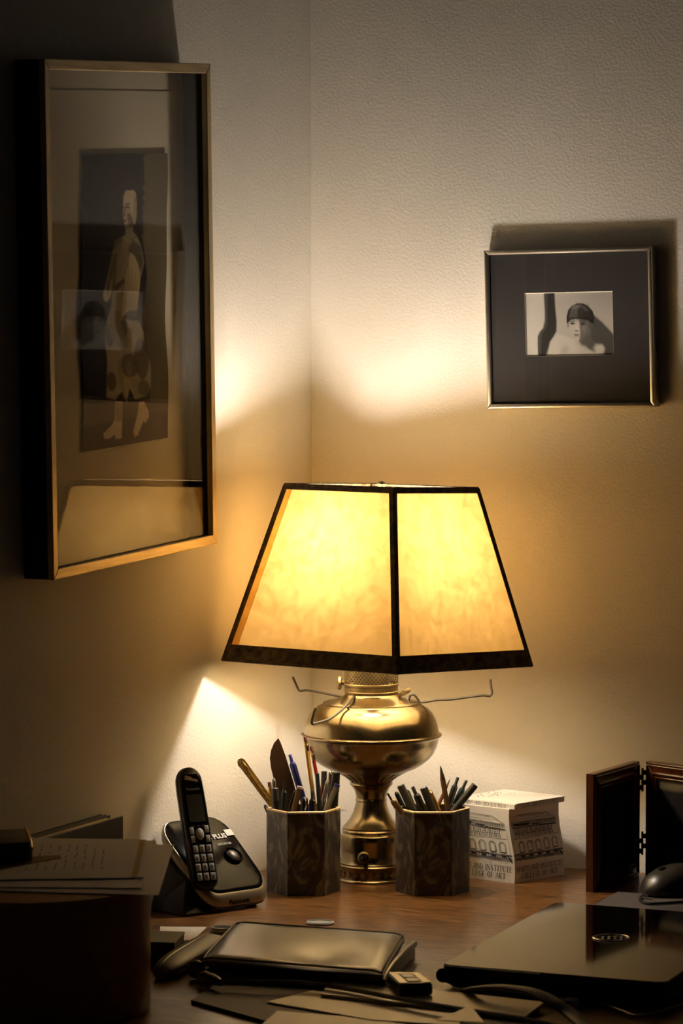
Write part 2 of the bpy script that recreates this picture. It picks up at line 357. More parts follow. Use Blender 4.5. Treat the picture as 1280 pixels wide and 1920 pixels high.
def strip(i, t0, t1, a0, a1, a0t=None, a1t=None, off=.0008, th=.0009):
    A, B, C_, D_ = sp(i, t0), sp(i+1, t0), sp(i+1, t1), sp(i, t1)
    n = (B-A).cross(D_-A).normalized()
    if n.dot((A+B)*.5-SCN) < 0: n = -n
    a0t = a0 if a0t is None else a0t; a1t = a1 if a1t is None else a1t
    q = [A.lerp(B, a0), A.lerp(B, a1), D_.lerp(C_, a1t), D_.lerp(C_, a0t)]
    return [p+n*(off-th) for p in q]+[p+n*off for p in q]
bm = NB(); bt = NB(); bo = NB()
for i in range(4):
    hexa(bm, strip(i, -.004, .012, 0, 1, off=.0018, th=.004)); tube(bm, [sp(i, 0, 1.004), sp(i, 1, 1.004)], .0016, 6); hexa(bm, strip(i, .075, .092, 0, 1, off=.0014)); hexa(bt, strip(i, .012, .075, 0, 1, off=.0012))
    hexa(bm, strip(i, .972, 1.006, 0, 1, off=.0014, th=.0045))
    for e in (0, 1):            # corner tapes
        w0, w1 = .021, .034
        hexa(bm, strip(i, 0, 1, *((0, w0) if e == 0 else (1-w0, 1)), *((0, w1) if e == 0 else (1-w1, 1)), off=.0013))
sub('edge_binding', bm, M['tape'], shade); sub('mottled_band', bt, M['trim'], shade)
hexa(bo, strip(3, .092, .978, .018, .062, .026, .085, off=.0006, th=.0004)); sub('amber_corner_tape', bo, M['tape_t'], shade, label='orange translucent strip of tape')
# harp, spider, finial, socket, bulb
topc = SCN+UX*SH; hx = ay
fin = topc+UX*-.001
bm = NB()
for s in (-1, 1):
    P = [BULB_POS+Vector((0, 0, -.075))+hx*s*.012, BULB_POS+Vector((0, 0, -.06))+hx*s*.04, BULB_POS+hx*s*.058, BULB_POS+Vector((0, 0, .05))+hx*s*.05, topc-UX*.012+hx*s*.025, topc-UX*.002]
    tube(bm, smoothpath(P, 5), .0015, 8)
obj('harp', bm, M['brass_dark'], lamp, True)
bm = NB()
for i in range(4): tube(bm, [topc-UX*.001, sp(i, .985)], .0012, 6)
obj('spider', bm, M['brass_dark'], lamp)
bm = NB(); lathe(bm, [(.002, -.004), (.006, 0), (.0064, .004), (.004, .007), (0, .008)], (0, 0, 0), 20, basis(fin, ax, ay, UX)); obj('finial', bm, M['brass'], lamp, True)
bm = NB(); tube(bm, [LA+Vector((0, 0, lz(30))), BULB_POS-Vector((0, 0, .085)), BULB_POS-Vector((0, 0, .03))], [.014, .015, .015], 20); obj('socket', bm, M['brass_dark'], lamp, True)
bm = NB(); bmesh.ops.create_uvsphere(bm, u_segments=20, v_segments=14, radius=.021)
for v in bm.verts:
    if v.co.z < 0: v.co.z *= 1.5; v.co.x *= 1-.35*min(1, -v.co.z/.03); v.co.y *= 1-.35*min(1, -v.co.z/.03)
bmesh.ops.translate(bm, verts=bm.verts, vec=BULB_POS)
me_ = bpy.data.materials.new('lit_bulb'); me_.use_nodes = True; b = me_.node_tree.nodes['Principled BSDF']; b.inputs['Base Color'].default_value = (.8, .8, .8, 1)
b.inputs['Emission Color'].default_value = (*BULB_COL, 1); b.inputs['Emission Strength'].default_value = BULB_STRENGTH
obj('bulb', bm, me_, lamp, True)

# ------------------------------------------------------------------ tall framed print on the left wall
def frame_basis(pts):
    TL, TR, BR, BL = pts; W_ = ((TR-TL).length+(BR-BL).length)/2; H_ = ((TL-BL).length+(TR-BR).length)/2
    c = (TL+TR+BR+BL)/4; x = ((TR-TL)+(BR-BL)).normalized(); y = ((TL-BL)+(TR-BR)); y = (y-x*y.dot(x)).normalized(); z = x.cross(y)
    return c, x, y, z, W_, H_
XF = .040
c, x, y, z, W_, H_ = frame_basis([onx(90, 109, XF), onx(398, 121, XF), onx(401.7, 1018.8, XF), onx(91.4, 1091, XF)])
pf = thing('framed_print', 'tall deep-framed etching of a standing woman in a headscarf on left wall', 'picture', c-z*.02)
B = basis(c, x, y, z); hw, hh = W_/2, H_/2; fwid = .012
def frame_rails(B, hw, hh, wv, wh, zlo, zhi, bev=.001):
    out = []
    for pl in (((-hw, -hh), (hw, -hh), (hw-wv, -hh+wh), (-hw+wv, -hh+wh)), ((hw, -hh), (hw, hh), (hw-wv, hh-wh), (hw-wv, -hh+wh)), ((hw, hh), (-hw, hh), (-hw+wv, hh-wh), (hw-wv, hh-wh)), ((-hw, hh), (-hw, -hh), (-hw+wv, -hh+wh), (-hw+wv, hh-wh))):
        bm = NB(); prism(bm, pl, zlo, zhi, B, bev); out.append(bm)
    return out
for i, b_ in enumerate(frame_rails(B, hw, hh, fwid, fwid, -.006, .001)): obj('gilt_rail', b_, M['goldleaf_h' if i % 2 else 'goldleaf'], pf)
for i, b_ in enumerate(frame_rails(B, hw-.0005, hh-.0005, .006, .006, -.037, -.006, 0)): obj('box_side', b_, M['blackwood'], pf)
bm = NB(); box(bm, (-hw+.006, -hh+.006, -.037), (hw-.006, hh-.006, -.035), B); obj('backing_board', bm, M['backing'], pf)
bm = NB(); box(bm, (-hw+fwid-.002, -hh+fwid-.002, -.0075), (hw-fwid+.002, hh-fwid+.002, -.0062), B); obj('glass_pane', bm, M['glass'], pf)
ZS = -.033
def onframe(px_, py_, zz=ZS):   # pixel ray to the frame-parallel plane zz behind its face
    d = ray(px_, py_); o_ = c+z*zz; t = (o_-CAM).dot(z)/d.dot(z); return B.inverted() @ (CAM+d*t)
# cream sheet with a wavy right edge
bm = NB(); L = []
n = 40
top = onframe(100, 168).y; rx0 = onframe(357, 500).x
for k in range(n+1):
    t = k/n; yy = top+(-hh+.008-top)*t; L.append((rx0+.004*sin(t*9+1)+.003*sin(t*21), yy))
poly = [(-hw+.008, top)]+L+[(-hw+.008, -hh+.008)]
prism(bm, poly, -.0348, ZS-.0012, B); obj('cream_sheet', bm, M['backing'], pf)
# the print itself
nx, ny = 100, 300; gx, gy = np.meshgrid(np.linspace(0, 1, nx), np.linspace(0, 1, ny))
X = 42+gx*522; Y = (33-11*gx)+gy*(1847-79*gx)
img = np.zeros((ny, nx, 3)); img[...] = (.016, .011, .013)
OL = (.115, .092, .050)
paint(img, X, Y, [(640, 0), (640, 2000), (430, 2000), (450, 1500), (425, 1000), (440, 800), (412, 560)]+[(402+(13 if k % 2 else 0)+((k*7) % 5)*2, 540-k*30) for k in range(18)]+[(402, 0)], OL, 6)
paint(img, X, Y, [(430, 1000), (640, 900), (640, 1560), (450, 1560)], (.12, .10, .045), 120, .7)
paint(img, X, Y, [(-20, 1580), (640, 1560), (640, 1990), (-20, 1990)], (.105, .062, .038), 8)
paint(img, X, Y, [(-20, 1735), (640, 1605), (640, 1990), (-20, 1990)], (.060, .028, .018), 6)
SK = (.50, .41, .24)
paint(img, X, Y, [(300, 530), (240, 570), (215, 680), (192, 800), (172, 900), (180, 935), (198, 945), (212, 925), (228, 870), (226, 960), (200, 1080), (185, 1180), (190, 1300), (176, 1540), (230, 1560), (275, 1500), (300, 1572), (320, 1480), (352, 1550), (420, 1530), (450, 1480), (455, 1330), (430, 1250), (425, 1130), (385, 1030), (398, 800), (420, 700), (402, 600), (378, 545), (345, 545)], (.33, .275, .155), 8)
for p in ([(240, 560), (290, 545), (275, 640), (240, 720), (215, 820), (205, 900), (190, 860), (215, 700)], [(350, 560), (400, 600), (415, 700), (400, 760), (370, 690), (310, 700), (320, 600)], ell(215, 1150, 28, 75), ell(300, 1110, 25, 60), ell(325, 1340, 55, 75), ell(400, 1300, 45, 130), ell(210, 1440, 30, 60), ell(405, 1480, 40, 50), [(330, 1000), (385, 1000), (400, 1060), (350, 1060), (290, 1040)]):
    paint(img, X, Y, p, (.070, .052, .034), 14, .8)
for p in ([(232, 620), (300, 560), (330, 580), (300, 700), (240, 840), (225, 820)], ell(320, 1360, 16, 50), [(220, 1000), (290, 1000), (280, 1060), (330, 1190), (300, 1260), (240, 1200), (205, 1100)], [(250, 1300), (275, 1300), (285, 1480), (305, 1560), (280, 1540), (255, 1450)], [(330, 1430), (370, 1420), (380, 1540), (345, 1530)]):
    paint(img, X, Y, p, (.23, .18, .10), 14, .75)
paint(img, X, Y, [(232, 850), (300, 730), (318, 650), (335, 632), (345, 660), (320, 720), (290, 800), (250, 870)], (.30, .24, .14), 6)
paint(img, X, Y, [(228, 850), (296, 800), (302, 820), (250, 880)], (.07, .05, .03), 8, .9)
paint(img, X, Y, [(238, 640), (250, 640), (236, 900), (222, 880)], (.10, .075, .045), 8, .8)
paint(img, X, Y, [(332, 645), (358, 655), (385, 720), (398, 800), (385, 985), (350, 990), (330, 1000), (292, 1040), (298, 900), (308, 800)], SK, 6)
for k in range(5): paint(img, X, Y, [(320+k*14, 700+k*25), (323+k*14, 700+k*25), (318+k*13, 980), (314+k*13, 980)], (.2, .155, .08), 4, .6)
paint(img, X, Y, [(305, 480), (350, 465), (352, 510), (380, 540), (340, 556), (300, 532)], (.27, .21, .13), 5)
paint(img, X, Y, [(286, 345), (300, 325), (335, 330), (352, 390), (347, 450), (320, 492), (302, 487), (292, 440), (286, 390)], (.46, .36, .24), 5)
paint(img, X, Y, [(286, 290), (300, 254), (350, 252), (364, 275), (372, 350), (368, 440), (352, 470), (346, 400), (325, 335), (286, 348)], (.58, .47, .30), 5)
for p, cc in ((ell(312, 358, 13, 6), (.02, .012, .01)), ([(298, 338), (328, 330), (328, 338), (298, 346)], (.05, .03, .02)), (ell(291, 358, 5, 5), (.02, .012, .01)), (ell(300, 440, 11, 6), (.10, .03, .02)), ([(296, 365), (302, 365), (300, 415), (291, 415)], (.14, .10, .06)), (ell(334, 440, 16, 50, -.3), (.12, .08, .05)), ([(300, 465), (345, 455), (352, 478), (305, 495)], (.10, .07, .045)), ([(352, 270), (368, 300), (374, 400), (364, 465), (352, 430), (350, 350)], (.34, .27, .16)), ([(300, 535), (340, 556), (378, 542), (340, 563)], (.08, .06, .04))): paint(img, X, Y, p, cc, 4, .8)
for p in ([(232, 1565), (275, 1565), (277, 1700), (275, 1795), (238, 1798), (234, 1772), (195, 1797), (168, 1795), (163, 1765), (215, 1712), (230, 1680)], [(378, 1570), (410, 1565), (438, 1620), (443, 1660), (420, 1700), (410, 1685), (372, 1778), (352, 1785), (347, 1750), (372, 1640)]): paint(img, X, Y, p, (.58, .44, .27), 5)
paint(img, X, Y, [(232, 1565), (275, 1565), (272, 1690), (236, 1690)], (.22, .16, .10), 8, .7)
img *= (.92+.16*np.random.RandomState(3).rand(ny, nx, 1))
TLp, TRp, BRp, BLp = onframe(151.5, 290), onframe(309.5, 287), onframe(311.5, 821), onframe(152.5, 848)
def pl(u, v):
    wv = .0034*sin(v*8+.5)+.0018*sin(v*17+1)
    q = (TLp*(1-u)+TRp*u)*(1-v)+(BLp*(1-u)+BRp*u)*v; q = Vector((q.x+wv, q.y, ZS+.0007)); return B @ q
pr = picture_mesh('etching', img, pl, M['ink'], pf)
sol = pr.modifiers.new('thick', 'SOLIDIFY'); sol.thickness = .0008
# pencilled title and signature under the plate
bm = NB(); rs = random.Random(5)
for nm_, x0_, n_, y0_ in (('pencil_title', 196, 14, 846), ('pencil_signature', 293, 4, 826)):
    bm = NB()
    for k in range(n_):
        a_ = onframe(x0_+k*3.2, y0_-k*.7+rs.uniform(-1.5, 1.5)); b2 = onframe(x0_+k*3.2+2, y0_-k*.7+rs.uniform(-1.5, 1.5))
        a_.z = b2.z = ZS-.001; tube(bm, [B @ a_, B @ b2], .0003, 5)
    obj(nm_, bm, M['rawwood'], pf)

# ------------------------------------------------------------------ small framed photograph on the back wall
YF = -.021
c2, x2, y2, z2, W2, H2 = frame_basis([ony(904, 469, YF), ony(1219, 462, YF), ony(1229, 762, YF), ony(914, 767.5, YF)])
if z2.y > 0: pass
pp = thing('framed_photograph', 'small silver-framed black and white portrait of a boy on back wall', 'picture', c2-z2*.01)
B2 = basis(c2, x2, y2, z2); hw2, hh2 = W2/2, H2/2
for b_ in frame_rails(B2, hw2, hh2, .0062, .0062, -.019, .0, .0022): obj('silver_rail', b_, M['silver'], pp, True)
iw, ih = hw2-.0062, hh2-.0062
def on2(px_, py_, zz=-.006):
    d = ray(px_, py_); o_ = c2+z2*zz; t = (o_-CAM).dot(z2)/d.dot(z2); return B2.inverted() @ (CAM+d*t)
w0 = [on2(981, 550), on2(1147, 545.5), on2(1151, 666), on2(987, 669)]
ox0, ox1 = (w0[0].x+w0[3].x)/2, (w0[1].x+w0[2].x)/2; oy1, oy0 = (w0[0].y+w0[1].y)/2, (w0[2].y+w0[3].y)/2
bm = NB(); o1 = [(-iw, -ih), (iw, -ih), (iw, ih), (-iw, ih)]; i1 = [(ox0, oy0), (ox1, oy0), (ox1, oy1), (ox0, oy1)]
for zz in (0,):
    for k in range(4):
        a, b_, c_, d_ = o1[k], o1[(k+1) % 4], i1[(k+1) % 4], i1[k]
        prism(bm, (a, b_, c_, d_), -.0085, -.006, B2)
obj('black_mat', bm, M['mat_black'], pp)
bm = NB(); e_ = .0009
for k in range(4):
    a, b_ = i1[k], i1[(k+1) % 4]; sx = [1, 1, -1, -1]; sy = [1, 1, 1, 1]
    ins = [(ox0+e_, oy0+e_), (ox1-e_, oy0+e_), (ox1-e_, oy1-e_), (ox0+e_, oy1-e_)]
    v = [bm.verts.new(B2 @ Vector((*p, zz))) for p, zz in ((a, -.0059), (b_, -.0059), (ins[(k+1) % 4], -.0083), (ins[k], -.0083))]; bm.faces.new(v)
obj('bevelled_mat_edge', bm, M['mat_edge'], pp)
bm = NB(); box(bm, (-iw, -ih, -.013), (iw, ih, -.010), B2); obj('backing_board', bm, M['blackwood'], pp)
nx, ny = 150, 106; gx, gy = np.meshgrid(np.linspace(0, 1, nx), np.linspace(0, 1, ny))
X = 80+gx*1055+gy*22; Y = 135-gx*22+gy*760
img = np.zeros((ny, nx, 3)); GR = lambda v: (v, v*.965, v*.90)
img[...] = GR(.40)
img *= (1-.28*np.clip((X-450)/700, 0, 1)*np.clip((500-Y)/400, 0, 1))[..., None]
paint(img, X, Y, [(60, 100), (310, 100), (320, 400), (290, 560), (240, 620), (240, 900), (60, 900)], GR(.50), 20)
paint(img, X, Y, [(308, 120), (436, 120), (446, 300), (465, 480), (462, 590), (430, 650), (385, 720), (360, 900), (245, 900), (238, 740), (238, 660), (262, 600), (305, 550), (324, 470), (322, 340)], GR(.03), 16)
paint(img, X, Y, [(310, 120), (352, 120), (356, 500), (330, 560), (290, 620), (280, 900), (248, 900), (240, 660), (265, 600), (305, 550), (324, 470), (322, 340)], GR(.075), 18, .8)
paint(img, X, Y, [(860, 380), (910, 400), (1010, 480), (1160, 640), (1160, 900), (1020, 900), (1040, 800), (860, 700)], GR(.07), 30)
paint(img, X, Y, [(470, 620), (560, 640), (700, 700), (740, 760), (860, 780), (960, 770), (1010, 750), (1035, 790), (1010, 900), (340, 900), (400, 720)], GR(.48), 40)
paint(img, X, Y, [(685, 680), (745, 690), (752, 780), (690, 760)], GR(.42), 20, .8)
paint(img, X, Y, [(720, 640), (860, 620), (900, 700), (960, 760), (930, 840), (840, 800), (760, 760)], GR(.09), 36)
paint(img, X, Y, ell(970, 790, 55, 45), GR(.55), 50, .8); paint(img, X, Y, ell(780, 800, 50, 40), GR(.42), 50, .8)
paint(img, X, Y, ell(560, 820, 40, 60, .6), GR(.30), 50, .6); paint(img, X, Y, ell(830, 870, 140, 30), GR(.5), 40, .6)
paint(img, X, Y, [(610, 450), (640, 440), (845, 445), (850, 560), (820, 640), (770, 690), (720, 705), (670, 660), (635, 590), (612, 540)], GR(.42), 14)
paint(img, X, Y, [(738, 440), (890, 440), (890, 560), (850, 660), (785, 715), (735, 715), (748, 620), (742, 540)], GR(.10), 22, .9)
paint(img, X, Y, ell(795, 560, 30, 40), GR(.20), 30, .7)
paint(img, X, Y, ell(603, 520, 16, 32), GR(.26), 10); paint(img, X, Y, ell(866, 520, 20, 42), GR(.09), 12)
paint(img, X, Y, [(585, 490), (582, 420), (600, 340), (640, 290), (710, 255), (780, 258), (840, 290), (895, 350), (915, 420), (905, 500), (880, 490), (850, 470), (820, 455), (770, 450), (720, 440), (640, 448), (610, 480), (600, 500)], GR(.014), 12)
for k in range(11):
    paint(img, X, Y, [(650+k*18, 285-k), (660+k*18, 280-k), (622+k*27, 445), (610+k*27, 430)], GR(.24 if k < 4 else (.08 if k < 7 else .05)), 26, .55)
for k in range(14): paint(img, X, Y, [(600+k*19, 425), (618+k*19, 425), (606+k*18, 458+11*((k*5) % 4))], GR(.012), 9, .9)
paint(img, X, Y, ell(700, 300, 60, 18, -.3), GR(.22), 26, .5); paint(img, X, Y, ell(800, 320, 40, 16, .7), GR(.13), 22, .6)
paint(img, X, Y, ell(655, 497, 30, 13), GR(.10), 8); paint(img, X, Y, ell(650, 497, 11, 11), GR(.02), 4); paint(img, X, Y, [(622, 470), (690, 462), (690, 472), (622, 482)], GR(.12), 8)
paint(img, X, Y, ell(775, 500, 30, 14), GR(.03), 8); paint(img, X, Y, [(735, 462), (815, 470), (815, 480), (735, 472)], GR(.05), 8)
paint(img, X, Y, [(700, 500), (712, 500), (735, 580), (700, 590), (690, 580)], GR(.48), 10); paint(img, X, Y, ell(705, 584, 24, 8), GR(.09), 8)
paint(img, X, Y, ell(705, 632, 34, 7), GR(.07), 6); paint(img, X, Y, ell(700, 650, 26, 8), GR(.28), 8); paint(img, X, Y, ell(700, 675, 24, 8), GR(.46), 12)
picture_mesh('portrait_print', img, lambda u, v: B2 @ Vector((ox0+(ox1-ox0)*u, oy1+(oy0-oy1)*v, -.0084)), M['photo'], pp)
bm = NB(); box(bm, (-iw, -ih, -.0048), (iw, ih, -.004), B2); obj('glass_pane', bm, glassmat('photo_glass', .02), pp)

# ------------------------------------------------------------------ pencil cups
def make_cup(loc, rot, r, h, label):
    t = thing('pencil_cup', label, 'pencil cup', loc, None)
    bm = NB(); ring = []
    for rr, z0 in ((r, 0), (r, h), (r-.003, h), (r-.003, .004)):
        ring.append([bm.verts.new(Vector(loc)+Vector((rr*cos(rot+k*pi/3), rr*sin(rot+k*pi/3), z0))) for k in range(6)])
    for a, b_ in zip(ring, ring[1:]):
        for k in range(6): bm.faces.new((a[k], a[(k+1) % 6], b_[(k+1) % 6], b_[k]))
    bm.faces.new(ring[0][::-1]); bm.faces.new(ring[-1])
    obj('cup_wall', bm, M['marble'], t)
    bm = NB()
    for k in range(6):
        a = Vector(loc)+Vector((cos(rot+k*pi/3), sin(rot+k*pi/3), 0))*(r-.001); b_ = Vector(loc)+Vector((cos(rot+k*pi/3+pi/3), sin(rot+k*pi/3+pi/3), 0))*(r-.001)
        a.z = b_.z = h; tube(bm, [a, b_], .0017, 6)
    obj('rim', bm, M['tan'], t)
    return t
C1 = onz(569, 1671); C2 = onz(810.5, 1671); CR = 69.3*depth(C1)/F; CH = .1045
base_ang = math.atan2(r0.y, r0.x)
make_cup(C1, base_ang+radians(5), CR, CH, 'hexagonal marbled-paper pencil cup left of the lamp foot, beside the phone')
make_cup(C2, base_ang+radians(0), CR, CH, 'hexagonal marbled-paper pencil cup right of the lamp foot, before the note cube')

def inhex(p, C_, rmax):
    return (Vector((p.x-C_.x, p.y-C_.y))).length < rmax
def pen_axis(C_, p1, p2, off, wpx):
    d = depth(C_); T = atd(*p1, d+off); Mx = atd(*p2, d+off); dr_ = (Mx-T).normalized(); rad = wpx/2*d/F
    best = None
    t = (T.z-CH)/(-dr_.z)+.005
    P = T+dr_*t
    while P.z > .006+rad and inhex(P+dr_*.002, C_, CR*.86-rad-.0035): P = P+dr_*.002
    return T, P, -dr_, rad
PENG1, PENG2 = 'writing tools in the left pencil cup', 'writing tools in the right pencil cup'
def pen(name, label, cat, C_, p1, p2, off, wpx, kind, m1, m2=None, group=None):
    T, P, a, rad = pen_axis(C_, p1, p2, off, wpx)
    L = (T-P).length; t = thing(name, label, cat, P, group)
    def at(s): return P+a*(L-s)        # s metres below the top
    if kind == 'marker':               # cap with flat bevelled top over a barrel
        bm = NB(); tube(bm, [at(0), at(.0008), at(min(.05, L*.5)), at(min(.05, L*.5)+.0002)], [rad*.82, rad, rad*1.02, rad*.9], 18); obj('cap', bm, M[m1], t, True)
        bm = NB(); tube(bm, [at(min(.05, L*.5)), P], rad*.92, 18); obj('barrel', bm, M[m2 or m1], t, True)
    elif kind == 'click':              # plunger, clip, barrel
        bm = NB(); tube(bm, [at(0), at(.0006), at(.012)], [rad*.4, rad*.5, rad*.5], 12); obj('plunger', bm, M[m2 or m1], t, True)
        bm = NB(); tube(bm, [at(.010), at(.013), at(.03), P], [rad*.6, rad, rad, rad*.95], 18); obj('barrel', bm, M[m1], t, True)
        sd = (-fw+rt*.5); sd = (sd-a*sd.dot(a)).normalized(); bm = NB()
        tube(bm, [at(.012)+sd*rad*.6, at(.013)+sd*rad*1.5, at(.05)+sd*rad*1.5, at(.052)+sd*rad*1.1], rad*.28, 6); obj('clip', bm, M[m2 or m1], t, True)
    elif kind == 'pencil':             # eraser, ferrule, hexagonal body
        bm = NB(); tube(bm, [at(0), at(.001), at(.008)], [rad*.7, rad*.85, rad*.85], 14); obj('eraser', bm, M['eraser'], t, True)
        bm = NB(); tube(bm, [at(.006), at(.010), at(.0105), at(.0115), at(.012), at(.018)], [rad*.95, rad*.95, rad*1.05, rad*1.05, rad*.95, rad*.95], 14); obj('ferrule', bm, M['gold'], t, True)
        bm = NB(); tube(bm, [at(.018), P], rad, 6); obj('body', bm, M[m1], t)
    elif kind == 'point':              # sharpened end up
        bm = NB(); tube(bm, [at(.018), P], rad, 8); obj('body', bm, M[m1], t)
        bm = NB(); tube(bm, [at(0), at(.004), at(.018)], [rad*.12, rad*.35, rad], 10); obj('point', bm, M[m2 or m1], t, True)
    elif kind == 'round':              # rounded cap with metal clip
        bm = NB(); tube(bm, [at(0), at(.0012), at(.003), at(.006), P], [rad*.3, rad*.7, rad*.93, rad, rad], 18); obj('barrel', bm, M[m1], t, True)
        sd = (-fw+rt*.3); sd = (sd-a*sd.dot(a)).normalized(); bm = NB()
        tube(bm, [at(.003)+sd*rad*.8, at(.004)+sd*rad*1.35, at(.038)+sd*rad*1.35, at(.04)+sd*rad], rad*.25, 6); obj('clip', bm, M[m2 or 'chrome'], t, True)
    elif kind == 'hexend':             # hexagonal barrel, pale end disc
        bm = NB(); tube(bm, [at(.0015), P], rad, 6); obj('barrel', bm, M[m1], t)
        bm = NB(); tube(bm, [at(0), at(.003)], rad*1.05, 18); obj('end_cap', bm, M[m2], t, True)
    return t
def R4(x, y): return (430+x/2.723, 1370+y/2.723)
G1, G2 = PENG1, PENG2
pen('ballpoint_pen', 'blue click pen standing left of the tall gold pencil', 'pen', C1, R4(308, 122), R4(352, 270), .010, 13, 'click', 'blue', None, G1)
pen('pencil', 'tallest gold pencil with dark eraser, in the left cup', 'pencil', C1, R4(387, 32), R4(440, 430), .004, 8.5, 'pencil', 'yellow', None, G1)
pen('pencil', 'red pencil with a gold ferrule behind the tallest gold pencil', 'pencil', C1, R4(417, 80), R4(446, 235), .018, 7.5, 'pencil', 'red', None, G1)
pen('ballpoint_pen', 'thin black pen just right of the gold pencil, below the red one', 'pen', C1, R4(447, 218), R4(462, 430), -.002, 8, 'marker', 'penblack', None, G1)
pen('marker_pen', 'black capped marker upright behind the silver pens in the left cup', 'marker', C1, R4(483, 207), R4(478, 400), .028, 11, 'marker', 'capgrey', 'penblack', G1)
pen('ballpoint_pen', 'silver pen between the two upright black markers', 'pen', C1, R4(516, 204), R4(505, 380), .022, 9, 'round', 'chrome', 'chrome', G1)
mk = pen('marker_pen', 'thick black marker with small white print, rightmost in the left cup', 'marker', C1, R4(545, 212), R4(533, 420), .006, 15, 'marker', 'penblack', None, G1)
pen('ballpoint_pen', 'grey pen leaning right out of the left cup, bluish end', 'pen', C1, R4(552, 274), R4(484, 425), -.022, 10.5, 'hexend', 'grey', 'blue', G1)
pen('ballpoint_pen', 'short silver pen tilted in front of the rear black marker', 'pen', C1, R4(503, 250), R4(470, 400), .004, 8.5, 'round', 'grey', 'chrome', G1)
pen('ballpoint_pen', 'bronze hexagonal pen with pinkish white end disc', 'pen', C1, R4(361, 284), R4(322, 440), -.026, 11, 'hexend', 'bronze', 'pinkwhite', G1)
pen('ballpoint_pen', 'dark pen hugging the left side of the bronze hexagonal pen', 'pen', C1, R4(340, 300), R4(300, 440), -.014, 8, 'round', 'penblack', 'bronze', G1)
pen('ballpoint_pen', 'slim dark teal pen in front of the brown paper knife', 'pen', C1, R4(283, 262), R4(270, 430), -.020, 9.5, 'click', 'teal', 'penblack', G1)
pen('marker_pen', 'thick dark pen with flat grey end at left of the left cup', 'marker', C1, R4(231, 292), R4(240, 430), -.014, 14, 'marker', 'capgrey', 'penblack', G1)
pen('ballpoint_pen', 'thin pen with silver tip behind the thick flat-ended pen', 'pen', C1, R4(226, 242), R4(232, 420), .012, 7.5, 'round', 'grey', 'chrome', G1)
pen('pencil', 'worn pencil with a reddish eraser at left rim of left cup', 'pencil', C1, R4(204, 262), R4(218, 420), .002, 8, 'pencil', 'capgrey', None, G1)
pen('ballpoint_pen', 'short dark pen at the far left rim, under the brass letter opener', 'pen', C1, R4(180, 378), R4(205, 430), -.006, 8, 'round', 'penblack', 'chrome', G1)
pen('ballpoint_pen', 'round-topped glossy black pen in the front middle of left cup', 'pen', C1, R4(384, 338), R4(379, 440), -.030, 14, 'round', 'penblack', 'chrome', G1)
pen('ballpoint_pen', 'black click pen right of the round-topped glossy pen', 'pen', C1, R4(423, 306), R4(425, 440), -.030, 13, 'click', 'penblack', 'capgrey', G1)
bm = text('permanent', .0052, basis(atd(*R4(505, 412), depth(C1)-.012), rt, up, -fw), .0001); obj('barrel_print', bm, M['white'], mk)
pen('ballpoint_pen', 'thin black pen leaning furthest left in the right cup', 'pen', C2, R4(806, 320), R4(880, 440), .002, 8, 'click', 'penblack', 'penblack', G2)
pen('ballpoint_pen', 'brown metal pen just right of the furthest-left thin pen', 'pen', C2, R4(832, 350), R4(900, 446), -.024, 11, 'round', 'bronze', 'chrome', G2)
pen('marker_pen', 'thick black marker with flat end leaning left in the right cup', 'marker', C2, R4(872, 278), R4(950, 445), -.014, 14.5, 'marker', 'capgrey', 'penblack', G2)
pen('ballpoint_pen', 'dark pen half hidden behind the thick left-leaning marker', 'pen', C2, R4(848, 312), R4(912, 440), .008, 9, 'round', 'penblack', 'chrome', G2)
pen('ballpoint_pen', 'dark pen with gold glint between the two thick markers, rear', 'pen', C2, R4(905, 302), R4(960, 440), .016, 9, 'round', 'penblack', 'gold', G2)
pen('ballpoint_pen', 'black click pen in the middle of the right cup', 'pen', C2, R4(934, 286), R4(1008, 446), -.028, 14, 'click', 'penblack', 'capgrey', G2)
pen('marker_pen', 'thick flat-ended black marker right of the middle click pen', 'marker', C2, R4(990, 290), R4(1052, 446), -.020, 15, 'marker', 'capgrey', 'penblack', G2)
pen('pencil', 'shiny yellow pen leaning against the middle flat-ended marker', 'pen', C2, R4(1020, 302), R4(1086, 446), -.008, 8.5, 'round', 'yellow', 'gold', G2)
pen('pencil', 'tall brown wooden stick with a sharp point, right cup', 'pencil', C2, R4(1077, 180), R4(1122, 450), -.026, 10.5, 'point', 'rawwood', 'blade', G2)
pen('pencil', 'orange pencil with its sharp point up behind the wooden stick', 'pencil', C2, R4(1126, 246), R4(1062, 390), .020, 7, 'point', 'orange', 'rawwood', G2)
pen('ballpoint_pen', 'black click pen with slim plunger behind the right-leaning marker', 'pen', C2, R4(1166, 238), R4(1112, 400), .020, 12, 'click', 'penblack', 'capgrey', G2)
pen('ballpoint_pen', 'dark click pen between its black twin and the right-leaning marker', 'pen', C2, R4(1210, 254), R4(1140, 400), .027, 11.5, 'click', 'teal', 'capgrey', G2)
pen('marker_pen', 'long matt black marker leaning furthest right in the right cup', 'marker', C2, R4(1255, 276), R4(1110, 450), .003, 13.5, 'marker', 'capgrey', 'capgrey', G2)
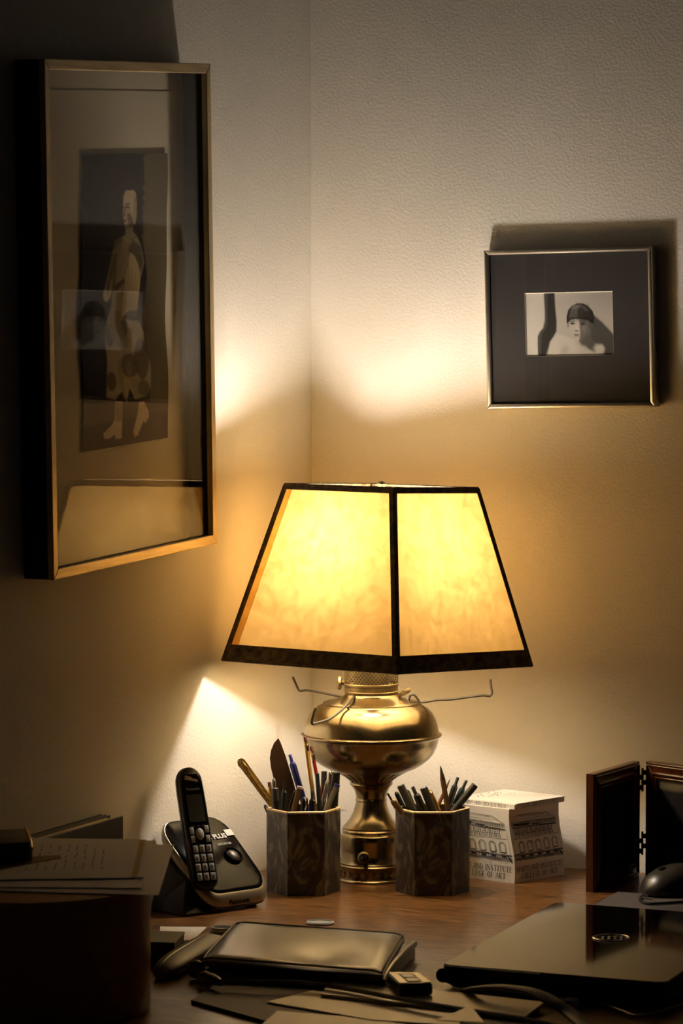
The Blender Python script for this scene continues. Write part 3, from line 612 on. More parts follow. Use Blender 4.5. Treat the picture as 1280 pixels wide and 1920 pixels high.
# flat things in the left cup
def blade(name, label, cat, C_, outline, off, th, m, group, extra=None):
    d = depth(C_)+off; pts = [atd(*R4(x, y), d) for x, y in outline]; lo = min(pts, key=lambda p: p.z)
    t = thing(name, label, cat, lo, group); bm = NB()
    a = [bm.verts.new(p-fw*th/2) for p in pts]; b_ = [bm.verts.new(p+fw*th/2) for p in pts]; n = len(pts)
    bm.faces.new(a); bm.faces.new(b_[::-1])
    for i in range(n): bm.faces.new((a[i], b_[i], b_[(i+1) % n], a[(i+1) % n]))
    obj('blade', bm, m, t); return t, d
blade('paper_knife', 'brown curved wooden paper knife blade pointing up from left cup', 'paper knife', C1, [(250, 38), (262, 62), (285, 125), (325, 255), (345, 330), (420, 640), (395, 700), (330, 640), (262, 420), (235, 285), (212, 190), (206, 140), (212, 100), (228, 62)], .016, .002, M['blade'], G1)
t, d = blade('letter_opener', 'ornate brass letter opener leaning left out of the left cup', 'letter opener', C1, [(40, 158), (46, 145), (62, 140), (78, 148), (205, 325), (300, 470), (420, 660), (400, 680), (290, 520), (196, 378), (60, 195), (44, 178)], -.001, .0022, M['opener'], G1)
bm = NB()
for s_ in (1., .62): tube(bm, [atd(*R4(76+cos(q)*9*s_*1.1+sin(q)*17*s_, 184-cos(q)*7*s_+sin(q)*25*s_), d-.0018) for q in [2*pi*k/20 for k in range(21)]], .0005, 6)
for o_ in (-6, 6): tube(bm, [atd(*R4(100+o_, 222-o_*.6), d-.0018), atd(*R4(190+o_, 350-o_*.6), d-.0018)], .0004, 6)
for k in range(9): c_ = atd(*R4(112+k*9, 234+k*13), d-.0018); tube(bm, [c_-rt*.0008, c_+rt*.0008], .0006, 6)
obj('relief_ornament', bm, M['gold'], t, True)

# ------------------------------------------------------------------ note cube
q0, q1 = onz(964, 1657), onz(1057, 1640); e1 = (q1-q0); side = e1.length; e1.normalize(); e2 = Vector((-e1.y, e1.x, 0))
if e2.x > 0: e2 = -e2
nc = thing('note_cube', 'white block of printed note paper twisting slightly, right of pencil cup', 'note pad', (q0+q1)/2+e2*side/2)
HC = 150*depth(q0)/F
def twist(t):                   # sideways drift of the sheets with height
    dx = -.0068*(t-.0)*1.0+.0024*sin(t*pi*2.); return dx
def qpt(a, b, t): return q0+e1*(a*side+ (-.0022*t))+e2*(b*side - twist(t)*1.0)+Vector((0, 0, HC*t))
bm = NB(); rings = []; N_ = 24
for k in range(N_+1):
    t = k/N_*.93; rings.append([bm.verts.new(qpt(a, b, t)) for a, b in ((0, 0), (1, 0), (1, 1), (0, 1))])
for a, b_ in zip(rings, rings[1:]):
    for k in range(4): bm.faces.new((a[k], a[(k+1) % 4], b_[(k+1) % 4], b_[k]))
bm.faces.new(rings[0][::-1]); bm.faces.new(rings[-1]); lowb = obj('sheet_block', bm, M['paper'], nc)
offs = -e2*.0065+e1*.001
def qtop(a, b, t): return q0+e1*(a*side)+e2*(b*side-twist(.95))+offs+Vector((0, 0, HC*t))
bm = NB(); hexa(bm, [qtop(a, b, .931) for a, b in ((0, 0), (1, 0), (1, 1), (0, 1))]+[qtop(a, b, .99) for a, b in ((0, 0), (1, 0), (1, 1), (0, 1))])
obj('top_sheets', bm, M['paper'], nc)
bm = NB(); hexa(bm, [qtop(a, b, .991)+e1*.003 for a, b in ((0, 0), (1, 0), (1, 1), (0, 1))]+[qtop(a, b, 1.0)+e1*.003 for a, b in ((0, 0), (1, 0), (1, 1), (0, 1))])
obj('loose_top_sheet', bm, M['paper'], nc)
# a slim serif alphabet drawn with strokes in a 0..1 cell
SER = {'A': ([(0, 0, .5, 1, .06), (.5, 1, 1, 0, .13), (.2, .36, .8, .36, .05)], [(0, 0), (1, 0)]), 'C': ([(.9, .82, .5, 1, .06), (.5, 1, .12, .75, .1), (.12, .75, .12, .25, .13), (.12, .25, .5, 0, .1), (.5, 0, .92, .18, .06)], []),
 'D': ([(.15, 0, .15, 1, .13), (.15, 1, .6, .95, .05), (.6, .95, .92, .62, .1), (.92, .62, .92, .38, .13), (.92, .38, .6, .05, .1), (.6, .05, .15, 0, .05)], [(.1, 0), (.1, 1)]),
 'E': ([(.2, 0, .2, 1, .13), (.2, 1, .9, 1, .05), (.2, .52, .75, .52, .05), (.2, 0, .9, 0, .05)], [(.15, 0), (.15, 1)]), 'F': ([(.2, 0, .2, 1, .13), (.2, 1, .9, 1, .05), (.2, .52, .75, .52, .05)], [(.2, 0), (.15, 1)]),
 'G': ([(.9, .82, .5, 1, .06), (.5, 1, .12, .75, .1), (.12, .75, .12, .25, .13), (.12, .25, .5, 0, .1), (.5, 0, .9, .15, .06), (.9, .1, .9, .45, .12)], [(.9, .45)]), 'I': ([(.5, 0, .5, 1, .13)], [(.5, 0), (.5, 1)]),
 'L': ([(.2, 0, .2, 1, .13), (.2, 0, .9, 0, .05), (.9, 0, .92, .18, .05)], [(.2, 0), (.2, 1)]), 'M': ([(.05, 0, .1, 1, .05), (.1, 1, .5, .05, .13), (.5, .05, .9, 1, .05), (.9, 1, .95, 0, .13)], [(.05, 0), (.95, 0), (.1, 1), (.9, 1)]),
 'N': ([(.1, 0, .1, 1, .05), (.1, 1, .9, 0, .13), (.9, 0, .9, 1, .05)], [(.1, 0), (.1, 1), (.9, 1)]), 'O': ([(.5, 1, .12, .75, .1), (.12, .75, .12, .25, .13), (.12, .25, .5, 0, .1), (.5, 0, .88, .25, .1), (.88, .25, .88, .75, .13), (.88, .75, .5, 1, .1)], []),
 'R': ([(.2, 0, .2, 1, .13), (.2, 1, .65, 1, .05), (.65, 1, .82, .75, .12), (.82, .75, .6, .5, .08), (.6, .5, .2, .5, .05), (.45, .5, .95, 0, .12)], [(.2, 0), (.15, 1), (.97, 0)]),
 'S': ([(.85, .82, .5, 1, .06), (.5, 1, .18, .78, .1), (.18, .78, .8, .3, .13), (.8, .3, .5, 0, .1), (.5, 0, .12, .18, .06)], []), 'T': ([(.5, 0, .5, 1, .13), (.05, 1, .95, 1, .05), (.05, 1, .03, .84, .04), (.95, 1, .97, .84, .04)], [(.5, 0)]),
 'U': ([(.15, 1, .15, .25, .13), (.15, .25, .5, 0, .1), (.5, 0, .85, .25, .06), (.85, .25, .85, 1, .05)], [(.15, 1), (.85, 1)]), 'Y': ([(.05, 1, .5, .48, .13), (.95, 1, .5, .48, .05), (.5, .48, .5, 0, .13)], [(.05, 1), (.95, 1), (.5, 0)])}
def stroke(bm, P, x0, y0, x1, y1, w_):
    d = Vector((x1-x0, y1-y0)); n = Vector((-d.y, d.x)).normalized()*w_/2
    v = [bm.verts.new(P(*c)) for c in ((x0-n.x, y0-n.y), (x1-n.x, y1-n.y), (x1+n.x, y1+n.y), (x0+n.x, y0+n.y))]; bm.faces.new(v)
def serif_line(bm, s, P, x, y, h, total):
    """P maps face coords (fractions) to a point; total = width available"""
    wid = {'I': .45, ' ': .35, 'M': 1.15}; W = sum(wid.get(ch, .8)+.14 for ch in s)
    k = total/W
    for ch in s:
        cw = wid.get(ch, .8)*k
        if ch in SER:
            st_, sf = SER[ch]
            for (a, b_, c_, d_, t_) in st_: stroke(bm, P, x+a*cw, y+b_*h, x+c_*cw, y+d_*h, t_*h*.95)
            for (a, b_) in sf: stroke(bm, P, x+a*cw-.2*k, y+b_*h, x+a*cw+.2*k, y+b_*h, .035*h)
        x += cw+.14*k
def facade(P):
    """line drawing of a domed-window palace and its lettering on a unit face"""
    bm = NB(); rs = random.Random(3); W = .005
    def ln(x0, y0, x1, y1, w_=W):
        n = 5; pr_ = (x0, y0)
        for k in range(1, n+1):
            t = k/n; q = (x0+(x1-x0)*t+rs.uniform(-.002, .002), y0+(y1-y0)*t+rs.uniform(-.002, .002)); stroke(bm, P, *pr_, *q, w_*rs.uniform(.7, 1.4)); pr_ = q
    ln(.03, .82, .20, .90); ln(.20, .90, .72, .885); ln(.72, .885, .93, .79); ln(.03, .82, .93, .79); ln(.22, .88, .7, .865, .003); ln(.10, .845, .84, .835, .003)
    for y_ in (.805, .79, .775, .755, .74): ln(.04, y_, .93, y_-.03, .006)
    for k in range(22): x_ = .05+k*.04; ln(x_, .80, x_, .765-.001*k, .008 if k < 9 else .004)
    stroke(bm, P, .08, .775, .38, .765, .028); stroke(bm, P, .45, .755, .60, .75, .014)
    for k in range(9):          # upper arcade
        x_ = .12+k*.085; yb, yt = .60, .70
        ln(x_-.03, yb, x_-.03, yt, .009); ln(x_+.03, yb, x_+.03, yt, .009); ln(x_, yb, x_, yt, .006); ln(x_-.03, .65, x_+.03, .65)
        for j in range(6):
            a0, a1 = pi*j/6, pi*(j+1)/6; stroke(bm, P, x_+.034*cos(a0), yt+.03*sin(a0), x_+.034*cos(a1), yt+.03*sin(a1), .007)
    ln(.05, .59, .93, .585); ln(.05, .73, .93, .72)
    for k in range(5):          # lower arches
        x_ = .18+k*.165; yb, yt = .40, .50
        for rr in (.055, .038):
            ln(x_-rr, yb, x_-rr, yt, .006); ln(x_+rr, yb, x_+rr, yt, .006)
            for j in range(8):
                a0, a1 = pi*j/8, pi*(j+1)/8; stroke(bm, P, x_+rr*cos(a0), yt+rr*.85*sin(a0), x_+rr*cos(a1), yt+rr*.85*sin(a1), .006)
        stroke(bm, P, x_-.045, .405, x_+.045, .405, .012); stroke(bm, P, x_-.04, .355, x_+.04, .352, .03)
    for y_, w_ in ((.385, .012), (.37, .007), (.335, .007), (.32, .009), (.305, .006)): ln(.02, y_, .98, y_-.01, w_)
    for k in range(26): x_ = .03+k*.037; ln(x_, .37, x_+.004, .315, .007)
    stroke(bm, P, .90, .37, .97, .28, .02); ln(.04, .4, .04, .78, .003); ln(.95, .3, .95, .76, .003)
    for k in range(16): x_ = rs.uniform(.05, .95); y_ = rs.uniform(.24, .29); stroke(bm, P, x_, y_, x_+.012, y_, .006)
    serif_line(bm, 'MARYLAND INSTITUTE', P, .03, .145, .075, .94); serif_line(bm, 'COLLEGE OF ART', P, .14, .05, .072, .72)
    return bm
EPS = .0004
rightf = lambda u, v: qpt(u, 0, v*.93)+Vector((e1.y, -e1.x, 0)).normalized()*EPS
leftf = lambda u, v: qpt(0, 1-u, v*.93)-e1*EPS
nrm = Vector((e1.y, -e1.x, 0)).normalized()
if nrm.dot(CAM-q0) < 0: rightf = lambda u, v: qpt(u, 0, v*.93)-nrm*EPS
bm = facade(rightf); obj('printed_facade', bm, M['print'], nc); bm = facade(leftf); obj('printed_facade', bm, M['print'], nc)
bm = NB(); nn_ = nrm if nrm.dot(CAM-q0) > 0 else -nrm
serif_line(bm, 'COLLEGE OF ART', lambda u, v: qtop(0, u, .99-v)-e1*EPS, .14, .0, .050, .72); obj('cut_off_lettering', bm, M['print'], nc); bm = NB()
serif_line(bm, 'COLLEGE OF ART', lambda u, v: qtop(1-u, 0, .99-v)+nn_*EPS, .14, .0, .050, .72)
obj('cut_off_lettering', bm, M['print'], nc)
bm = NB(); rs = random.Random(9)
for k in range(34):
    u_ = .72+rs.uniform(-.10, .22); v_ = k/34*.8+.1; p = qtop(v_*.75+.1, u_, 1.0)+e1*.003+Vector((0, 0, .0003)); q_ = p+e1*rs.uniform(.001, .003)+e2*rs.uniform(-.001, .001)
    tube(bm, [p, q_], .00022, 4)
obj('pencil_notes', bm, M['rawwood'], nc)

# ------------------------------------------------------------------ hinged double photo frame
def fpanel(t, a, b_, th, h, nfront, seed):
    """a,b: bottom ends of the front face; wooden moulded panel; thickness behind"""
    x_ = (b_-a).normalized(); zf = nfront; w_ = (b_-a).length; Bm = basis(a, x_, Vector((0, 0, 1)), zf)
    fr_ = NB(); rl = .018
    for pl_ in (((0, 0), (w_, 0), (w_-rl, rl), (rl, rl)), ((w_, 0), (w_, h), (w_-rl, h-rl), (w_-rl, rl)), ((w_, h), (0, h), (rl, h-rl), (w_-rl, h-rl)), ((0, h), (0, 0), (rl, rl), (rl, h-rl))):
        prism(fr_, pl_ if Bm.determinant() > 0 else pl_[::-1], -th, 0, Bm, .0015)
    obj('panel_frame', fr_, M['mahog'], t)
    bd = NB()
    for i_, r_ in ((.0045, .0016), (rl-.004, .0024), (rl+.001, .0014)):
        P = [Bm @ Vector(p) for p in ((i_, i_, .0002), (w_-i_, i_, .0002), (w_-i_, h-i_, .0002), (i_, h-i_, .0002), (i_, i_, .0002))]
        for s_ in range(4): tube(bd, [P[s_], P[s_+1]], r_, 8)
    obj('moulding', bd, M['mahog'], t, True)
    nx, ny = 40, 50; gx, gy = np.meshgrid(np.linspace(0, 100, nx), np.linspace(0, 130, ny)); im = np.zeros((ny, nx, 3)); im[...] = (.020, .017, .015)
    if seed == 1:
        paint(im, gx, gy, ell(55, 55, 14, 26), (.035, .030, .025), 20); paint(im, gx, gy, ell(60, 30, 12, 12), (.03, .026, .022), 12)
    else:
        paint(im, gx, gy, [(0, 0), (100, 0), (100, 18), (0, 18)], (.17, .14, .08), 5); paint(im, gx, gy, ell(58, 55, 36, 42), (.012, .010, .010), 14); paint(im, gx, gy, ell(64, 42, 10, 9), (.11, .07, .05), 8)
        paint(im, gx, gy, [(0, 102), (100, 102), (100, 130), (0, 130)], (.10, .08, .07), 6); paint(im, gx, gy, ell(62, 84, 12, 5), (.06, .05, .045), 6)
    picture_mesh('dark_photograph', im, lambda u, v: Bm @ Vector((rl+(w_-2*rl)*u, h-rl-(h-2*rl)*v, -.004)), M['photo'], t)
    bm = NB(); box(bm, (rl-.001, rl-.001, -th+.001), (w_-rl+.001, h-rl+.001, -.0046), Bm); obj('backing_board', bm, M['blackwood'], t)
    return Bm
a1, b1 = onz(1112.5, 1673.5), onz(1198.5, 1643); a2 = onz(1208.5, 1643.5); dir2 = (onz(1280, 1655.5)-a2).normalized(); HP = 223*depth(a1)/F
tf = thing('hinged_photo_frame', 'dark mahogany two-panel hinged photo frame standing open at right', 'photo frame', (a1+a2)/2)
n1 = Vector(((b1-a1).y, -(b1-a1).x, 0)).normalized(); n1 = n1 if n1.dot(CAM-a1) > 0 else -n1
n2 = Vector((dir2.y, -dir2.x, 0)).normalized(); n2 = n2 if n2.dot(CAM-a2) > 0 else -n2
fpanel(tf, a1, b1, .0105, HP, n1, 1); fpanel(tf, a2, a2+dir2*(b1-a1).length, .0105, HP, n2, 2)
for z0_ in (.030, .112):
    bm = NB(); mid = (b1+a2)/2
    for k in range(4):
        z_a = z0_+k*.0065; s_ = b1-(b1-a1).normalized()*.002 if k % 2 == 0 else a2+dir2*.002
        p = [Vector((s_.x, s_.y, z_a)), Vector((mid.x, mid.y, z_a))]; xx = (p[1]-p[0]).normalized(); L_ = (p[1]-p[0]).length
        box(bm, (0, 0, -.001), (L_+.0012, .0062, .001), basis(p[0], xx, Vector((0, 0, 1)), xx.cross(Vector((0, 0, 1)))))
    tube(bm, [Vector((mid.x, mid.y, z0_-.002)), Vector((mid.x, mid.y, z0_+.028))], .0014, 8)
    obj('hinge', bm, M['blackwood'], tf)

# ------------------------------------------------------------------ cordless phone: base and handset
PF1, PF2 = onz(392, 1690, .016), onz(500, 1668, .022)
ex = (PF2-PF1); ex.z = 0; ex.normalize()
ang = radians(44); exh = (Vector((rt.x, rt.y, 0)).normalized()*cos(ang)+Vector((fw.x, fw.y, 0)).normalized()*sin(ang)).normalized()
eyh = Vector((-exh.y, exh.x, 0))            # horizontally towards the back
PO = onz(388, 1716)                         # front left foot of the base
pb = thing('answering_machine', 'black and bronze cordless phone base with answering machine, against the left wall', 'phone base', PO)
PW, PD = .112, .098
def PB(x, y, z): return PO+exh*x+eyh*y+Vector((0, 0, z))
def ptop(x, y):                             # sloped top surface height
    return .020+y*.86
def rrect(w_, d_, r, n=6):
    out = []
    for cx, cy, a0 in ((w_-r, r, -pi/2), (w_-r, d_-r, 0), (r, d_-r, pi/2), (r, r, pi)):
        for k in range(n+1): a = a0+pi/2*k/n; out.append((cx+r*cos(a), cy+r*sin(a)))
    return out
def loftp(bm, layers):
    R = [[bm.verts.new(p) for p in L_] for L_ in layers]; n = len(R[0])
    for a, b_ in zip(R, R[1:]):
        for k in range(n): bm.faces.new((a[k], a[(k+1) % n], b_[(k+1) % n], b_[k]))
    bm.faces.new(R[0][::-1]); bm.faces.new(R[-1])
out = rrect(PW, PD, .024)
def shr(pts, s, cx=PW/2, cy=PD/2): return [(cx+(x-cx)*s, cy+(y-cy)*s) for x, y in pts]
bm = NB(); loftp(bm, [[PB(x, y*.9+.006, .003) for x, y in shr(out, .86)], [PB(x, y, ptop(x, y)-.017) for x, y in shr(out, .97)], [PB(x, y, ptop(x, y)-.013) for x, y in shr(out, .99)]]); obj('lower_shell', bm, M['black'], pb, True)
bm = NB(); loftp(bm, [[PB(x, y, ptop(x, y)-.0135) for x, y in shr(out, .99)], [PB(x, y, ptop(x, y)-.008) for x, y in out], [PB(x, y, ptop(x, y)-.003) for x, y in shr(out, .985)], [PB(x, y, ptop(x, y)) for x, y in shr(out, .94)]]); bz = obj('bronze_bezel', bm, M['phsilver'], pb, True)
bm = NB(); loftp(bm, [[PB(x, y, ptop(x, y)-.001) for x, y in shr(out, .93)], [PB(x, y, ptop(x, y)+.0012) for x, y in shr(out, .92)], [PB(x, y, ptop(x, y)+.002) for x, y in shr(out, .86)]]); obj('glossy_top', bm, M['phgloss'], pb, True)
TX = exh; TY = (eyh+Vector((0, 0, .86))).normalized(); TZ = TX.cross(TY)
def TB(x, y, off=.0026): return basis(PB(x, y, ptop(x, y))+TZ*off, TX, TY, TZ)
bm = NB(); lathe(bm, [(.0125, -.001), (.0125, .001), (.011, .0028), (.009, .0016), (.009, -.001)], (0, 0, 0), 32, TB(.082, .044)); lathe_ = obj('locator_ring', bm, M['phgloss'], pb, True)
bm = NB(); lathe(bm, [(.0085, -.001), (.0085, .0012), (.006, .003), (0, .0034)], (0, 0, 0), 32, TB(.082, .044)); obj('locator_button', bm, M['black'], pb, True)
bm = text('6.0 PLUS', .010, TB(.056, .0665), .0002, 1.0, bold=.0003); bm = join(bm, text('LOCATOR', .0048, TB(.070, .058), .0002)); obj('white_lettering', bm, M['white'], pb)
bm = NB(); box(bm, (0, 0, 0), (.012, .010, .0004), TB(.094, .068)); obj('white_label', bm, M['white'], pb)
bm = text('Panasonic', .0088, basis(PB(.036, -.0006, .0085), exh, Vector((0, .0, 1)), -eyh), .0003, 1.0, bold=.0002); obj('bezel_lettering', bm, M['black'], pb)
bm = NB()
for x_, y_ in ((.1, .03), (.02, .012)): lathe(bm, [(.007, 0), (.007, .012), (0, .012)], PB(x_, y_, 0), 16)
obj('rubber_foot', bm, M['black'], pb)
bm = NB(); hexa(bm, [PB(-.028, .012, 0), PB(.03, .004, 0), PB(.03, .085, 0), PB(-.028, .075, 0), PB(-.004, .030, .040), PB(.03, .02, .020), PB(.03, .080, .062), PB(-.004, .072, .062)], .003); obj('wedge_stand', bm, M['black'], pb)
# handset cradle slot
_p0 = PB(.03, .03, ptop(0, .03)+.002); hsb = CAM+ray(390, 1662)*((_p0-CAM).dot(TZ)/ray(390, 1662).dot(TZ))-fw*.010; hst = atd(354, 1437, depth(hsb)+.045)
hy = (hst-hsb).normalized(); hxv = exh-hy*exh.dot(hy); hxv = (hxv*.96-eyh*.0); hxv = (rt*cos(radians(24))+fw*sin(radians(24))); hxv = (hxv-hy*hxv.dot(hy)).normalized(); hz = hxv.cross(hy)
if hz.dot(CAM-hsb) < 0: hz = -hz
HL = (hst-hsb).length; HW = .0325; HT = .021
hs = thing('phone_handset', 'black cordless phone handset with grey keypad standing in its base', 'phone', hsb-hz*HT*.5)
HB = basis(hsb, hxv, hy, hz)
bm.free() if False else None
def hout(w_, x0=0., dz=0.):
    pts = []
    for k in range(13): a = -pi+pi*k/12*1.0; pts.append((x0+w_/2*cos(a)*.98, .010+.012*sin(a)))
    pts += [(x0+w_/2, HL*.5), (x0+w_/2*.97, HL*.8)]
    for k in range(13): a = pi*k/12; pts.append((x0+w_/2*.93*cos(a), HL-.016+.016*sin(a)))
    pts += [(x0-w_/2*.97, HL*.8), (x0-w_/2, HL*.5)]
    return pts
bm = NB(); o_ = hout(HW)
def hl(s, zz, sh=0.): return [HB @ Vector((x*s+sh, HL/2+(y-HL/2)*(1-(1-s)*.25), zz)) for x, y in o_]
loftp(bm, [hl(.74, -HT), hl(.92, -HT+.003), hl(1., -HT+.008), hl(1., -.004), hl(.96, -.0012), hl(.88, 0)]); hb = obj('handset_body', bm, M['black'], hs, True)
bm = NB(); tube(bm, [HB @ Vector((x*1.005, y, -.0085)) for x, y in o_+[o_[0]]], .0009, 6, False); obj('side_seam', bm, M['capgrey'], hs, True)
bm = NB(); ty = HL; prism(bm, [(-.0125, .006), (.0125, .006), (.0138, .06), (.0128, ty-.022), (.008, ty-.010), (-.008, ty-.010), (-.0128, ty-.022), (-.0138, .06)], -.001, .0008, HB); obj('face_plate', bm, M['gloss'], hs)
bm = NB(); prism(bm, [(-.0105, ty*.545), (.0108, ty*.545), (.0105, ty*.765), (-.0102, ty*.765)], .0008, .0012, HB); lc = obj('screen', bm, M['lcd'], hs)
bm = NB(); box(bm, (-.0115, ty*.535, .0008), (.0115, ty*.543, .0018), HB); obj('chrome_line', bm, M['chrome'], hs)
bm = NB(); prism(bm, [(-.009, ty*.89), (.008, ty*.865), (.0075, ty*.885), (.001, ty*.895), (-.001, ty*.91), (-.0075, ty*.925)], .0008, .0022, HB); obj('earpiece_slot', bm, mat('bronze_slot', (.62, .48, .28), .4, .2), hs, label='bronze earpiece slot')
bm = text('Panasonic', .0052, HB @ Matrix.Translation((0, ty*.80, .0010)), .0002, .88, 'CENTER', .0002); obj('lettering', bm, M['phsilver'], hs)
bm = NB(); lathe(bm, [(.0058, 0), (.0058, .0012), (.0045, .0022), (0, .0024)], (0, 0, 0), 24, HB @ Matrix.Translation((0, ty*.435, .0008)) @ Matrix.Diagonal((.9, 1.25, 1, 1))); obj('navigation_key', bm, M['greybtn'], hs, True)
digits = []
for rr in range(4):
    for cc in range(3):
        cx, cy = -.0088+cc*.0088, ty*(.315-rr*.0765); bm = NB(); box(bm, (cx-.0034, cy-.0048, .0006), (cx+.0034, cy+.0048, .0018), HB, bev=.0006)
        ky = obj('key', bm, M['greybtn'], hs, True); ch = '123456789*0#'[rr*3+cc]
        bt_ = text(ch, .0072, HB @ Matrix.Translation((cx, cy-.0026, .0019)), .0001, .9, 'CENTER', .0002); sub('digit', bt_, M['print'], ky)
for cx, cy in ((-.0098, ty*.465), (.0098, ty*.475), (-.0098, ty*.395), (.0098, ty*.395)):
    bm = NB(); box(bm, (cx-.0028, cy-.0045, .0006), (cx+.0028, cy+.0045, .0018), HB, bev=.0006); obj('side_key', bm, M['greybtn'], hs, True)
bm = NB()
for k in range(3): box(bm, (-.0105+k*.0076, ty*.498, .0006), (-.0055+k*.0076, ty*.507, .0014), HB); box(bm, (-.0105+k*.0076, ty*.513, .0006), (-.0055+k*.0076, ty*.519, .0012), HB)
obj('soft_keys', bm, M['capgrey'], hs)

# ------------------------------------------------------------------ books by the left wall
def upright(name, label, X0, X1, pxy, pxlow, m_cov, m_pg):
    far = onx(*pxy, X1); y1 = far.y; h = far.z; y0 = y1-.24
    t = thing(name, label, 'book', (X0, (y0+y1)/2, 0)); cv = .0022
    bm = NB(); box(bm, (X0, y0, 0), (X0+cv, y1, h)); box(bm, (X1-cv, y0, 0), (X1, y1, h), bev=.0008); box(bm, (X0, y0, 0), (X1, y0+cv, h)); obj('cover', bm, m_cov, t)
    bm = NB(); box(bm, (X0+cv, y0+cv, .003), (X1-cv, y1-.003, h-.004)); obj('pages', bm, m_pg, t)
upright('book', 'dark teal hardcover book standing along the left wall behind the papers', .020, .044, (231, 1529), 0, M['darkcover'], M['tan'])
upright('book', 'thin dark book touching the left wall behind the teal hardcover', .003, .016, (207, 1528), 0, M['blackwood'], M['tan'])

# ------------------------------------------------------------------ round box and papers at left
bc = onz(40, 1891); BR_ = 244*depth(bc)/F; BH = .1345
rb = thing('round_box', 'big round brown leatherette box at the near left desk edge', 'box', bc)
bm = NB(); lathe(bm, [(0, 0), (BR_-.004, 0), (BR_-.001, .004), (BR_-.001, BH-.030)], bc, 96); obj('box_wall', bm, M['bin'], rb, True)
bm = NB(); lathe(bm, [(BR_-.001, BH-.030), (BR_, BH-.030), (BR_, BH-.004), (BR_-.003, BH), (BR_-.010, BH), (0, BH)], bc, 96); obj('lid', bm, M['bin'], rb, True)
def sheet(name, label, cat, corners, z0, m, curl=0., group=None, n=14):
    P = [onz(x, y, z0) for x, y in corners]; c_ = sum(P, Vector())/4; t = thing(name, label, cat, c_, group)
    bm = NB(); g = []
    for j in range(n+1):
        row = []
        for i in range(n+1):
            u_, v_ = i/n, j/n; p = (P[0]*(1-u_)+P[1]*u_)*(1-v_)+(P[3]*(1-u_)+P[2]*u_)*v_
            p = p+Vector((0, 0, curl*(u_**3))); row.append(bm.verts.new(p))
        g.append(row)
    for j in range(n):
        for i in range(n): bm.faces.new((g[j][i], g[j][i+1], g[j+1][i+1], g[j+1][i]))
    bm.normal_update(); r_ = bmesh.ops.solidify(bm, geom=bm.faces[:], thickness=.0006)
    o = obj('sheet', bm, m, t); return t, P
SG = 'papers on the round box'
sheet('paper_sheet', 'lowest long sheet sticking out furthest right from the paper pile', 'paper', [(-60, 1577), (326, 1585), (297, 1679), (-110, 1668)], BH+.0012, M['paper'], 0., SG)
sheet('paper_sheet', 'middle sheet with a yellow stripe in the paper pile', 'paper', [(-70, 1573), (288, 1577), (264, 1666), (-120, 1662)], BH+.0028, M['paper'], 0., SG)
t, P = sheet('paper_sheet', 'handwritten top sheet of the pile on the round box', 'paper', [(-80, 1570), (275, 1575), (268, 1646), (-140, 1652)], BH+.0048, M['paper'], 0., SG)
bm = NB(); rs = random.Random(2)
for k in range(9):
    u0_ = .42+k*.045
    for j in range(7):
        v0 = .18+j*.09+rs.uniform(-.02, .02); f_ = lambda u_, v_: (P[0]*(1-u_)+P[1]*u_)*(1-v_)+(P[3]*(1-u_)+P[2]*u_)*v_+Vector((0, 0, .0008))
        if rs.random() < .8: tube(bm, [f_(u0_+.03*v0, v0), f_(u0_+.03*v0+rs.uniform(-.006, .006), v0+.06)], .0006, 4, flat=.2, upv=(0, 0, 1))
obj('handwriting', bm, M['capgrey'], t)
bm = NB(); f_ = lambda u_, v_: (P[0]*(1-u_)+P[1]*u_)*(1-v_)+(P[3]*(1-u_)+P[2]*u_)*v_+Vector((0, 0, .0009))
v = [bm.verts.new(f_(*q)) for q in ((.965, .02), (.99, .02), (.975, .98), (.948, .98))]; bm.faces.new(v); obj('yellow_stripe', bm, mat('yellow_marker', (.5, .33, .05), .7), t)
zc = BH+.0062
cs = thing('glasses_case', 'black case with brass corner lying on the papers at left edge', 'case', onz(10, 1620, zc))
pts = [onz(-60, 1622, zc), onz(58, 1613, zc), onz(48, 1588, zc), onz(-60, 1594, zc)]
bm = NB(); hexa(bm, pts+[p+Vector((0, 0, .021)) for p in pts], .003); obj('case_body', bm, M['black'], cs, True)
bm = NB(); tube(bm, smoothpath([pts[1]+Vector((0, 0, -.0)), pts[1]+Vector((.0003, 0, .019)), pts[2]+Vector((0, 0, .0215))], 4), .0016, 6); obj('brass_edge', bm, M['gold'], cs, True)
bm = NB(); slab(bm, [onz(*p, zc) for p in ((50, 1606), (112, 1603), (114, 1608), (60, 1618), (-20, 1634), (-20, 1622))], .001); tag(obj('bookmark', bm, M['bronze']), 'flat brown bookmark poking out from under the black case', 'bookmark')

# ------------------------------------------------------------------ small things around the phone and cups
t = thing('small_box', 'small dark box with olive lid between round box and phone', 'box', onz(300, 1800))
zt = .024; tp = [onz(262, 1765, zt), onz(327, 1767, zt), onz(345, 1747, zt), onz(275, 1745, zt)]
bm = NB(); hexa(bm, [Vector((p.x, p.y, 0)) for p in tp]+[p-Vector((0, 0, .002)) for p in tp]); obj('box_body', bm, mat('dark_marbled_card', (.05, .022, .016), .6, noise=(60, (.13, .10, .06), .55, .7)), t)
bm = NB(); cc_ = sum(tp, Vector())/4; lid = [cc_+(p-cc_)*1.03 for p in tp]; hexa(bm, [p-Vector((0, 0, .0025)) for p in lid]+lid, .0006); obj('box_lid', bm, M['greenbox'], t)
bm = NB(); slab(bm, [onz(*p, .001) for p in ((300, 1737), (387, 1738), (362, 1763), (300, 1763))], .0008); tag(obj('index_card', bm, M['paper']), 'blank white card lying on the desk between small box and phone', 'card')
